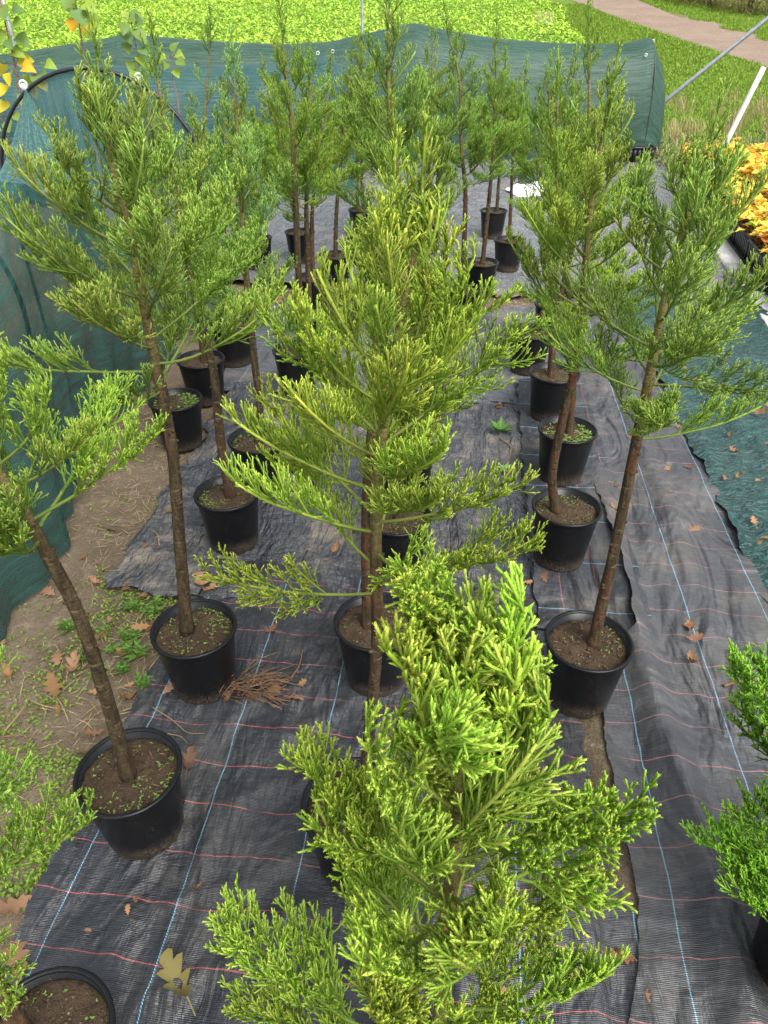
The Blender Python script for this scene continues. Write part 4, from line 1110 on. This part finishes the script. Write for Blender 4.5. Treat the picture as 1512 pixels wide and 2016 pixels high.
# leaf caught at the stem of the foreground tree
for (px, py, sz, rx_) in ((905, 1850, .055, .9), (868, 1835, .05, 1.3)):
    q = at_y(px, py, .47 - .012)
    o = link('oak_leaf', OAKS[1 if px > 900 else 3], None, q, (rx_, .3, R(100 if px > 900 else -70)), sz)
    o.color = (1.3, .8, .6, 1); tag(o, 'brown oak leaf caught on the stem of the yellow-green sequoia', 'leaf', 'leaves caught on the stem')

# ------------------------------------------------------------------ twigs, straw and spilled roots
def twig(pts, r, mat, label, group):
    base = Vector(pts[0]); mb = MB()
    P = smooth_path([Vector(p) - base for p in pts], 14)
    mb.tube(P, [r * (1 - .6 * i / 13) for i in range(14)], 6)
    return tag(link('twig', mb.mesh('twig', mat, True), loc=base), label, 'twig', group)
def gz_px(px, py, dz=.006):
    q = at_z(px, py, .02); q.z = surf_z(q.x, q.y)[0] + dz; return q
twig([gz_px(1420, 1362), gz_px(1450, 1355), gz_px(1485, 1350), gz_px(1512, 1340)], .006, 'twig', 'pale broken twig lying on the grey fabric lane', 'twigs')
twig([gz_px(575, 1340), gz_px(590, 1315), gz_px(597, 1285)], .004, 'twig', 'short reddish twig on the black fabric near the spilled roots', 'twigs')
twig([gz_px(985, 870), gz_px(1000, 882), gz_px(1012, 892)], .004, 'dry', 'straight dry stalk beside the rosette weed', 'twigs')
twig([gz_px(1118, 1967), gz_px(1122, 1945), gz_px(1124, 1918)], .004, 'dry', 'orange-brown stalk on the fabric near the seam', 'twigs')
twig([gz_px(300, 1395), gz_px(340, 1420), gz_px(370, 1445), gz_px(405, 1448)], .002, 'dry', 'curved straw lying before the pot with spilled roots', 'twigs')
twig([gz_px(330, 1448), gz_px(355, 1452), gz_px(370, 1466)], .002, 'dry', 'short straw lying beside the sand-ringed pot', 'twigs')
for k in range(10):
    x, y = rnd.uniform(-1.45, -.95), rnd.uniform(1.2, 2.9); a = rnd.random() * 6.28; l = rnd.uniform(.08, .28)
    z = surf_z(x, y)[0] + .008
    twig([(x, y, z), (x + l * .5 * math.cos(a), y + l * .5 * math.sin(a), z + .012), (x + l * math.cos(a + .2), y + l * math.sin(a + .2), z)], rnd.uniform(.0018, .004), rnd.choice(['dry', 'twig']), 'thin dry stalk lying among the weeds on the left soil', 'stalks on the soil')
rp = at_z(475, 1365, .03)
mb = MB()
for k in range(90):
    a = rnd.uniform(-.6, 1.2); p = Vector((rnd.gauss(0, .05), rnd.gauss(0, .03), rnd.uniform(0, .05)))
    l = rnd.uniform(.05, .16); p2 = p + Vector((math.cos(a) * l, math.sin(a) * l, rnd.uniform(-.02, .02)))
    p[2] = max(.002, p.z); p2.z = max(.002, p2.z)
    mb.tube([p, (p + p2) / 2 + Vector((0, rnd.gauss(0, .01), .01)), p2], rnd.uniform(.0008, .002), 4)
o = link('root_clump', mb.mesh('root_clump', 'twig'), loc=(rp.x + .02, rp.y, .026)); tag(o, 'tangle of brown fine roots spilled beside a black pot', 'roots')

# ------------------------------------------------------------------ weeds
def rosette(seed, n, l, w, up=.35):
    rr = random.Random(seed); mb = MB()
    for k in range(n):
        a = 6.283 * k / n + rr.gauss(0, .3); ll = l * rr.uniform(.6, 1.1)
        p = Vector((0, 0, .004)); d = Vector((math.cos(a), math.sin(a), rr.uniform(up * .4, up * 1.5)))
        leaf_quad(mb, p, d, (0, 0, 1), ll, w * rr.uniform(.7, 1.2), (rr.random(), 0, 0), .15)
    return mb
def weed_mesh(seed):
    rr = random.Random(seed); mb = rosette(seed, 9, .07, .026)
    for k in range(5):
        a = rr.random() * 6.28; h = rr.uniform(.03, .07); p = Vector((math.cos(a) * .03, math.sin(a) * .03, h))
        mb.tube([(0, 0, 0), p * .6, p], .0016, 4)
        for q in range(5):
            an = rr.random() * 6.28
            leaf_quad(mb, p - Vector((0, 0, .008 * q)), (math.cos(an), math.sin(an), .4), (0, 0, 1), rr.uniform(.02, .04), rr.uniform(.012, .02), (rr.random(), 0, 0), .15)
    return mb.mesh('weed_plant', 'weed')
WEEDS = [weed_mesh(s) for s in range(4)]
ros = rosette(30, 13, .11, .030, .5).mesh('rosette_weed', 'weed')
q = gz_px(985, 852); o = link('rosette_weed', ros, loc=(q.x, q.y, q.z), scale=.95); o.color = (.8, 1.0, 1.0, 1); tag(o, 'green rosette weed with long leaves growing through wrinkled plastic', 'weed')
q = gz_px(993, 926); o = link('rosette_weed', rosette(31, 11, .07, .02, .4).mesh('rosette_weed', 'weed'), loc=(q.x, q.y, q.z)); o.color = (1.6, 1.5, 3.0, 1); tag(o, 'small grey-green rosette weed on the wrinkled plastic', 'weed')
for k, (px, py) in enumerate([(258, 1188), (238, 1310), (215, 1270), (190, 1320), (268, 1280), (240, 1270), (285, 1345), (155, 1290), (300, 1195), (200, 1240), (255, 1250), (130, 1230)]):
    q = gz_px(px, py, 0); o = link('weed_plant', WEEDS[k % 4], loc=(q.x, q.y, q.z - .01), rot=(0, 0, k), scale=rnd.uniform(.4, .85)); o.color = (.9, 1.0, .9, 1)
    tag(o, 'low green leafy weed growing in the soil beside the green net', 'weed', 'weeds on the left soil')
# clover-like cover on the left soil, and dry litter
mb = MB(); md = MB()
for k in range(5200):
    y = rnd.uniform(.5, 3.0); x = -1.06 + y * .105 + (-abs(rnd.gauss(0, .28)))
    if x < -1.75: continue
    dens = nz(x, y, 2.2, 12) + .35 * nz(x, y, 6, 3) + (.40 if y < 1.45 else .0)
    if dens < rnd.uniform(.0, .35): continue
    for j in range(rnd.randint(1, 3)):
        an = rnd.random() * 6.28
        leaf_quad(mb, (x + rnd.gauss(0, .01), y + rnd.gauss(0, .01), -.012 + rnd.uniform(0, .02)), (math.cos(an), math.sin(an), rnd.uniform(.1, .8)), (0, 0, 1), rnd.uniform(.010, .020), rnd.uniform(.006, .012), (rnd.random(), 0, 0))
for k in range(900):
    y = rnd.uniform(1.2, 4.2); x = -1.0 + (y * .105 if y < 2.4 else -.1) - abs(rnd.gauss(0, .26)); a = rnd.random() * 3.14; l = rnd.uniform(.02, .10)
    leaf_quad(md, (x, y, -.005 + rnd.uniform(0, .01)), (math.cos(a), math.sin(a), rnd.gauss(0, .08)), (0, 0, 1), l, .003, (rnd.random(), 0, 0))
for k in range(700):
    y = rnd.uniform(5.7, 6.2); x = rnd.uniform(-2, 2.6); a = rnd.random() * 3.14
    leaf_quad(md, (x, y, -.005 + rnd.uniform(0, .01)), (math.cos(a), math.sin(a), rnd.gauss(0, .08)), (0, 0, 1), rnd.uniform(.02, .07), rnd.uniform(.004, .02), (rnd.random(), 0, 0))
o = link('clover', mb.mesh('clover', 'weed')); o.color = (1.5, 1.35, .9, 1); tag(o, 'tiny green ground cover on the soil left of the fabric', 'ground cover', kind='stuff')
o = link('straw_litter', md.mesh('straw_litter', 'dry')); tag(o, 'thin dry straw and litter scattered over the bare soil', 'litter', kind='stuff')

# ------------------------------------------------------------------ seedling trays with yellow maples (right)
ta = at_z(1512, 640, 0); tb = at_z(1330, 372, 0)
TD = Vector((tb.x - ta.x, tb.y - ta.y, 0)); TLEN = TD.length; TD.normalize(); TN = Vector((TD.y, -TD.x, 0))
trz = math.atan2(TD.y, TD.x)
BZ = .06
def make_box(name, d, mat, bev=0): 
    mb = MB(); mb.box((0, 0, d[2] / 2), d); return mb.mesh(name, mat)
plank_me = make_box('white_plank', (2.3, .16, .05), 'white')
TRL, TRW, TRH = .54, .36, .19
for k in range(3):
    for (off, lab) in ((.02, 'white plank along the outer edge under the seedling trays'), (.95, 'white plank deeper under the seedling trays')):
        c = ta + TD * (-.5 + 2.32 * k + .8) + TN * off
        o = link('white_plank', plank_me, loc=(c.x, c.y, .012 + .0), rot=(0, 0, trz)); tag(o, lab, 'plank', lab)
NC = 8; NRW = 5
cellb = MB(); cw = TRW / NRW; clen = TRL / NC
cellb.box((0, 0, TRH / 2), (clen * .86, cw * .86, TRH - .012), (0, 0, 0), .72); CELL = cellb.mesh('cell', 'tray')
fr = MB()
for s_ in (-1, 1):
    fr.box((0, s_ * (TRW / 2 + .004), TRH), (TRL + .02, .012, .022)); fr.box((s_ * (TRL / 2 + .004), 0, TRH), (.012, TRW - .002, .022))
fr.box((0, 0, TRH - .008), (TRL - .002, TRW - .002, .006)); FRAME = fr.mesh('rim', 'tray')
lit = MB()
for k in range(420):
    a = rnd.random() * 6.28
    leaf_quad(lit, (rnd.uniform(-.26, .26), rnd.uniform(-.17, .17), TRH + rnd.uniform(.0, .02)), (math.cos(a), math.sin(a), rnd.gauss(0, .25)), (0, 0, 1), rnd.uniform(.02, .06), rnd.uniform(.015, .035), (rnd.random(), 0, 0))
LIT = lit.mesh('leaf_litter', 'oak_leaf')
def maple_seedling(seed, h):
    """stem mesh + list of leaf placements"""
    rr = random.Random(seed); mb = MB()
    top = Vector((rr.gauss(0, .03), rr.gauss(0, .03), h)); P = smooth_path([(0, 0, 0), (rr.gauss(0, .012), rr.gauss(0, .012), h * .5), top], 8)
    mb.tube(P, [.0035 - .0022 * i / 7 for i in range(8)], 5)
    pl_ = []
    for k in range(rr.randint(7, 10)):
        f = rr.uniform(.35, 1); p = P[min(7, int(f * 7))]; a = k * 2.4 + rr.gauss(0, .4)
        out_ = Vector((math.cos(a), math.sin(a), rr.uniform(-.1, .5))).normalized() * rr.uniform(.02, .07)
        mb.tube([p, p + out_ * .6 + Vector((0, 0, .008)), p + out_], .0011, 4)
        pl_.append((p + out_, a, rr.uniform(.065, .130), rr.uniform(-.5, .25), rr.randrange(4)))
    return mb.mesh('stem', 'stem', True), pl_
SEEDL = [maple_seedling(s, .17 + .03 * (s % 4)) for s in range(8)]
sid = 0
trayn = 0
for row in range(3):
    for k in range(-1, 11):
        c = ta + TD * (.12 + k * (TRL + .035)) + TN * (.30 + row * (TRW + .05))
        # skip what lies outside the frame
        d_ = Vector((c.x, c.y, .2 - H)); zc = d_.y * CP - d_.z * SP; pxx = 756 + F * d_.x / zc
        if pxx > 1640: continue
        tr = bpy.data.objects.new('seedling_tray', None); COL.objects.link(tr); tr.location = (c.x, c.y, .064); tr.rotation_euler = (0, 0, trz + rnd.gauss(0, .015))
        tag(tr, ['deep black seedling tray in the outer row on the white plank', 'deep black seedling tray in the middle row of trays', 'deep black seedling tray in the row next to the grass'][row], 'tray', 'seedling trays row %s' % ['outer', 'middle', 'inner'][row])
        link('rim', FRAME, tr)
        for a in range(NC):
            for b_ in range(NRW):
                if 0 < a < NC - 1 and 0 < b_ < NRW - 1: continue
                link('cell', CELL, tr, ((a + .5) * clen - TRL / 2, (b_ + .5) * cw - TRW / 2, 0))
        o = link('leaf_litter', LIT, tr); tag(o, kind='stuff'); o.color = (.9, .8, .7, 1)
        trayn += 1
        for q in range(9):
            st, pls = SEEDL[sid % 8]; sid += 1
            lx, ly = rnd.uniform(-.24, .24), rnd.uniform(-.15 if row else -.06, .15)
            w = tr.location + Matrix.Rotation(tr.rotation_euler.z, 3, 'Z') @ Vector((lx, ly, TRH))
            sr = bpy.data.objects.new('maple_seedling', None); COL.objects.link(sr); sr.location = w; sr.rotation_euler = (0, 0, rnd.random() * 6.28)
            sr.scale = (1, 1, rnd.uniform(.8, 1.35 if row else 1.0))
            tag(sr, ['yellow-leaved maple seedling in the outer row of black trays', 'yellow-leaved maple seedling in the middle row of black trays', 'yellow-leaved maple seedling in the tray row next to the grass'][row], 'seedling', 'maple seedlings row %s' % ['outer', 'middle', 'inner'][row])
            link('stem', st, sr)
            tone = rnd.random()
            for (p, a, sz, tilt, mi) in pls:
                lo = link('leaf', MAPLES[mi], sr, p, None, sz)
                lo.rotation_euler = (tilt, rnd.gauss(0, .25), a - math.pi / 2)
                t_ = rnd.random()
                lo.color = (1, 1, 1, 1) if t_ < .62 else ((1.0, .80, .8, 1) if t_ < .84 else ((.62, .30, .6, 1) if t_ < .89 else (.62, 1.0, .9, 1)))
print('trays', trayn, 'seedlings', sid)
# tray under the tunnel's end and white fleece
q = at_z(1245, 318, 0)
tr = bpy.data.objects.new('seedling_tray', None); COL.objects.link(tr); tr.location = (q.x, q.y, .03)
tag(tr, 'black tray standing under the end of the long net tunnel', 'tray'); link('rim', FRAME, tr)
for a in range(NC): link('cell', CELL, tr, ((a + .5) * clen - TRL / 2, -TRW / 2 + cw / 2, 0)); link('cell', CELL, tr, ((a + .5) * clen - TRL / 2, TRW / 2 - cw / 2, 0))
def fleece(px, py, w, d_, h, rz, label):
    q = at_z(px, py, .03); nx_, ny_ = 24, 18; vs = []; s_ = px * .01
    for i in range(ny_ + 1):
        for j in range(nx_ + 1):
            x = (j / nx_ - .5) * w; y = (i / ny_ - .5) * d_
            e = min(1, min(j, nx_ - j) / 3, min(i, ny_ - i) / 3)
            x += .05 * nz(x, y, 5, s_); y += .05 * nz(y, x, 5, s_ + 3)
            vs.append((x, y, .004 + e * h * (.6 + .8 * abs(nz(x, y, 6, s_)) + .3 * nz(x, y, 14, s_))))
    o = link('white_fleece', mesh_np('white_fleece', vs, grid_faces(ny_ + 1, nx_ + 1), 'fleece', smooth=True), loc=(q.x, q.y, .03), rot=(0, 0, rz)); tag(o, label, 'fleece')
fleece(1062, 378, .75, .5, .10, .2, 'crumpled white fleece heap lying on the rear plastic sheet')
fleece(1125, 398, .4, .3, .07, .6, 'smaller crumpled white fleece piece beside the larger heap')

# ------------------------------------------------------------------ broadleaf saplings (left, behind the hoop)
def sapling(pts, Y, leaves, r, label, base_px=None):
    P = [at_y(px, py, Y) for (px, py) in pts]
    b0 = Vector((P[0].x, Y, -.01)) if base_px is None else base_px
    root = bpy.data.objects.new('poplar_sapling', None); COL.objects.link(root); root.location = b0
    tag(root, label, 'sapling', 'broadleaf saplings behind the hoop')
    pth = smooth_path([Vector((0, 0, 0))] + [p - b0 for p in P], 30); mb = MB()
    mb.tube(pth, [r * (1 - .7 * i / 29) for i in range(30)], 8)
    stem = link('stem', mb.mesh('stem', 'stem', True), root)
    for (px, py, sz, ang, col) in leaves:
        p = at_y(px, py, Y - .02 + rnd.gauss(0, .05)) - b0
        near = min(pth, key=lambda s: (s - p).length)
        ms = MB(); ms.tube([near, near.lerp(p, .5) + Vector((0, 0, .01)), p], .0017, 5); 
        lo = link('leaf', rnd.choice(HEARTS), root, p, None, sz)
        # blade hangs with its face to the light; ang = direction of the tip in the picture plane
        face = Vector((rnd.gauss(0, .35), -.75, .65)).normalized(); tip = Vector((math.sin(R(ang)), -.15, math.cos(R(ang)))); tip = (tip - face * tip.dot(face)).normalized()
        xx = tip.cross(face)
        sz *= .82
        lo.matrix_local = Matrix.Translation(p) @ Matrix((xx, tip, face)).transposed().to_4x4() @ Matrix.Scale(sz, 4)
        lo.color = {'g': (.9, .95, 1, 1), 'd': (.7, .85, 1.1, 1), 'y': (3.0, 1.7, .5, 1), 'l': (1.4, 1.4, .9, 1), 'o': (4.0, 1.5, .5, 1)}[col]
        link('petiole', ms.mesh('petiole', 'stem'), root)
YS = 6.2
sapling([(190, 300), (172, 160), (165, 110), (158, 60), (150, 10), (146, -40)], YS, [(135, 5, .14, 150, 'l'), (150, 20, .16, 165, 'd'), (165, 5, .14, 130, 'l'), (172, 30, .15, 140, 'l'), (142, 40, .12, 185, 'o'), (165, 52, .14, 120, 'y'), (140, -10, .14, 200, 'g')], .010, 'slim sapling with sparse green and orange leaves behind the black hoop')
sapling([(300, 330), (290, 190), (275, 130), (266, 80), (258, 40)], YS + .2, [(240, 35, .11, 80, 'l'), (255, 30, .14, 95, 'g'), (262, 45, .15, 110, 'd'), (240, 60, .14, 150, 'd'), (268, 60, .14, 150, 'g'), (252, 80, .13, 170, 'g'), (278, 90, .14, 140, 'd'), (272, 110, .12, 150, 'l'), (262, 120, .13, 190, 'g'), (285, 130, .14, 130, 'd'), (268, 140, .12, 185, 'l'), (280, 150, .12, 165, 'g'), (245, 45, .12, 200, 'g')], .009, 'sapling densely hung with green leaves behind the black hoop')
sapling([(365, 330), (350, 200), (340, 150), (336, 115)], YS, [(325, 110, .10, 250, 'l'), (345, 105, .10, 120, 'l'), (338, 100, .10, 20, 'g'), (350, 118, .10, 130, 'g'), (345, 135, .10, 160, 'l'), (330, 125, .09, 210, 'g')], .007, 'short sapling with a tuft of pale green leaves behind the black hoop')
sapling([(48, 330), (42, 220), (28, 120), (14, 60), (2, 10), (-4, -30)], YS - .3, [(5, 15, .14, 160, 'g'), (22, 22, .13, 90, 'd'), (-5, 60, .14, 180, 'l'), (25, 45, .13, 110, 'l'), (15, 75, .12, 150, 'd'), (32, 70, .14, 130, 'g'), (0, 85, .13, 200, 'g'), (22, 100, .13, 110, 'l'), (38, 118, .14, 95, 'y'), (5, 125, .15, 200, 'y'), (42, 130, .13, 110, 'o'), (20, 140, .13, 170, 'y'), (45, 155, .12, 140, 'l'), (10, 165, .12, 200, 'y'), (-10, 110, .14, 220, 'l'), (-10, 30, .14, 220, 'g')], .011, 'tall yellowing sapling with many leaves left of the black hoop')
sapling([(75, 330), (72, 230), (66, 170), (68, 128)], YS - .4, [(62, 128, .10, 260, 'l'), (88, 125, .11, 110, 'l'), (78, 140, .12, 130, 'd'), (58, 150, .10, 210, 'l'), (82, 155, .13, 150, 'y'), (62, 168, .12, 170, 'y'), (50, 185, .13, 190, 'g'), (70, 150, .12, 180, 'g')], .006, 'low branching sapling with yellow-green leaves framed by the black hoop')
sapling([(30, 420), (20, 300), (5, 230), (-15, 160)], YS - .2, [(10, 200, .12, 200, 'y'), (15, 240, .12, 160, 'g'), (-5, 250, .12, 200, 'l'), (28, 225, .1, 130, 'l')], .008, 'bare-stemmed sapling with few leaves beside the tall yellowing one')

# ------------------------------------------------------------------ field crop, grass, far bank
def leafy(name, pts_fn, n, l0, l1, w0, w1, mat, label, cat, up=(.3, 1.2), clump=1, vcol=None):
    rr = np.random.RandomState(len(name)); V = []; C = []; Fc = []
    P = pts_fn(rr, n)
    P = np.repeat(P, clump, 0); n = len(P)
    P[:, :2] += rr.normal(0, .03, (n, 2)) * (clump > 1)
    a = rr.uniform(0, 2 * np.pi, n); e = rr.uniform(*up, n); l = rr.uniform(l0, l1, n); w = rr.uniform(w0, w1, n)
    d = np.stack([np.cos(a) * np.cos(e), np.sin(a) * np.cos(e), np.sin(e)], -1); s = np.stack([-np.sin(a), np.cos(a), np.zeros(n)], -1)
    nr = np.cross(s, d)
    b0 = P; mid = P + d * (l * .55)[:, None]; d2 = d.copy(); d2[:, 2] -= .55; tip = mid + d2 * (l * .5)[:, None]
    V = np.stack([b0, mid + s * (w * .5)[:, None] + nr * (w * .12)[:, None], tip, mid - s * (w * .5)[:, None] + nr * (w * .12)[:, None], mid], 1).reshape(-1, 3)
    k = np.arange(n)[:, None] * 5
    Fc = np.concatenate([k + np.array([[0, 1, 4]]), k + np.array([[4, 1, 2]]), k + np.array([[0, 4, 3]]), k + np.array([[4, 2, 3]])], 0)
    c = np.zeros((n, 3)); c[:, 0] = rr.uniform(0, 1, n) if vcol is None else vcol(P, rr)
    C = np.repeat(c, 5, 0)
    o = link(name, mesh_np(name, V, Fc, mat, C)); return tag(o, label, cat, kind='stuff')
fxs = [p[0] for p in fl]; fys = [p[1] for p in fl]
tv = np.vectorize(terrain)
def field_pts(rr, n):
    y = SLOPE0 + .2 + rr.power(1.35, n) * 32; x = rr.uniform(-1, 1, n) * 0
    xl = -.62 * y; xr = np.interp(y, fys, fxs); x = xl + (xr - xl) * rr.uniform(0, 1, n)
    return np.stack([x, y, tv(x, y) + rr.uniform(.0, .18, n)], -1)
def fcol(P, rr): return np.clip(.5 + .5 * np.array([nz(p[0], p[1], .35, 2) + .7 * nz(p[0], p[1], 1.3, 4) for p in P]) + rr.normal(0, .22, len(P)), 0, 1)
leafy('mustard_crop', field_pts, 75000, .07, .19, .045, .10, 'field', 'dense bright yellow-green mustard crop covering the sloping field', 'crop', (.1, 1.1), 1, fcol)
pxs = [p[0] for p in pl]; pys = [p[1] for p in pl]; prx = [p[0] for p in pr2]; pry = [p[1] for p in pr2]
def grass_pts(rr, n):
    m1 = int(n * .62)
    y = rr.uniform(12.6, 34, n); xl = np.interp(y, fys, fxs) - .4; xr = np.interp(y, pys, pxs) + .05
    near = y < 21
    xl = np.where(y < SLOPE0 + .5, 4.9, xl)
    x = xl + (xr - xl) * rr.uniform(0, 1, n)
    far = rr.uniform(0, 1, n) < .33
    yf = rr.uniform(18, 42, n); xf = np.interp(yf, pry, prx) + np.abs(rr.normal(0, 1.6, n)) - .05
    x = np.where(far, xf, x); y = np.where(far, yf, y)
    return np.stack([x, y, tv(x, y) - .01], -1)
leafy('grass', grass_pts, 110000, .06, .16, .012, .03, 'grass', 'short green grass along the dirt path', 'grass', (.5, 1.5), 1)
# bank of weeds and dry stems behind the trays
def bank_pts(rr, n):
    x = rr.uniform(4.2, 8.8, n); y = rr.uniform(10.8, 14.2, n)
    return np.stack([x, y, np.zeros(n) - .01 + rr.uniform(0, .12, n)], -1)
leafy('bank_weeds', bank_pts, 9000, .05, .16, .012, .035, 'weed', 'mixed low green weeds on the rough bank behind the seedling trays', 'weeds', (.2, 1.3))
leafy('dry_bank_stems', bank_pts, 4500, .08, .30, .006, .016, 'dry', 'dry brown stems and dead grass on the rough bank', 'dry grass', (.1, 1.4))
def tuft_pts(rr, n):
    c = rr.uniform(0, 1, (40, 2)); k = rr.randint(0, 40, n)
    x = 5.0 + c[k, 0] * 5 + rr.normal(0, .12, n); y = 13.2 + c[k, 1] * 5 + rr.normal(0, .12, n)
    return np.stack([x, y, tv(x, y)], -1)
leafy('dry_grass', tuft_pts, 2200, .25, .6, .006, .012, 'dry', 'tall thin dry grass stalks standing in the verge', 'dry grass', (1.0, 1.5))
for k, (px, py) in enumerate([(1375, 240), (1415, 222), (1345, 215), (1390, 232), (1440, 240)]):
    q = at_z(px, py, 0); o = link('weed_plant', WEEDS[k % 4], loc=(q.x, min(q.y, 14.2), 0), scale=3.2, rot=(0, 0, k)); o.color = (.7, .95, .8, 1)
    tag(o, 'large dark green weed clump on the rough bank behind the trays', 'weed', 'large weeds on the bank')
# rough dry hedge beyond the path
def hedge(px, py, w, h, label):
    p = at_ground(px, py); rr = random.Random(px); mb = MB(); root = bpy.data.objects.new('dry_bush', None); COL.objects.link(root); root.location = p
    tag(root, label, 'bush', 'dry bushes beyond the path')
    for k in range(26):
        a = rr.random() * 6.28; q = Vector((math.cos(a) * w * rr.random(), math.sin(a) * w * rr.random(), h * rr.uniform(.6, 1.1)))
        mb.tube([(q.x * .2, q.y * .2, -.03), q * .55 + Vector((0, 0, .1)), q], [.012, .008, .003], 5)
    link('stems', mb.mesh('stems', 'twig'), root)
    ml = MB()
    for k in range(2600):
        a = rr.random() * 6.28; r = w * math.sqrt(rr.random()); z = h * rr.random() ** .8 * (1.1 - .5 * r / w); b_ = rr.random() * 6.28
        leaf_quad(ml, (math.cos(a) * r, math.sin(a) * r, z), (math.cos(b_), math.sin(b_), rr.uniform(-.5, .8)), (0, 0, 1), rr.uniform(.05, .16), rr.uniform(.015, .05), (rr.random(), 0, 0))
    link('foliage', ml.mesh('foliage', 'dry'), root)
for (px, py, w, h) in ((1400, 12, 1.3, 1.2), (1470, 24, 1.3, 1.3), (1530, 30, 1.4, 1.5), (1345, 2, 1.2, 1.2)):
    hedge(px, py, w, h, 'rough dry brown bush on the far side of the dirt path')
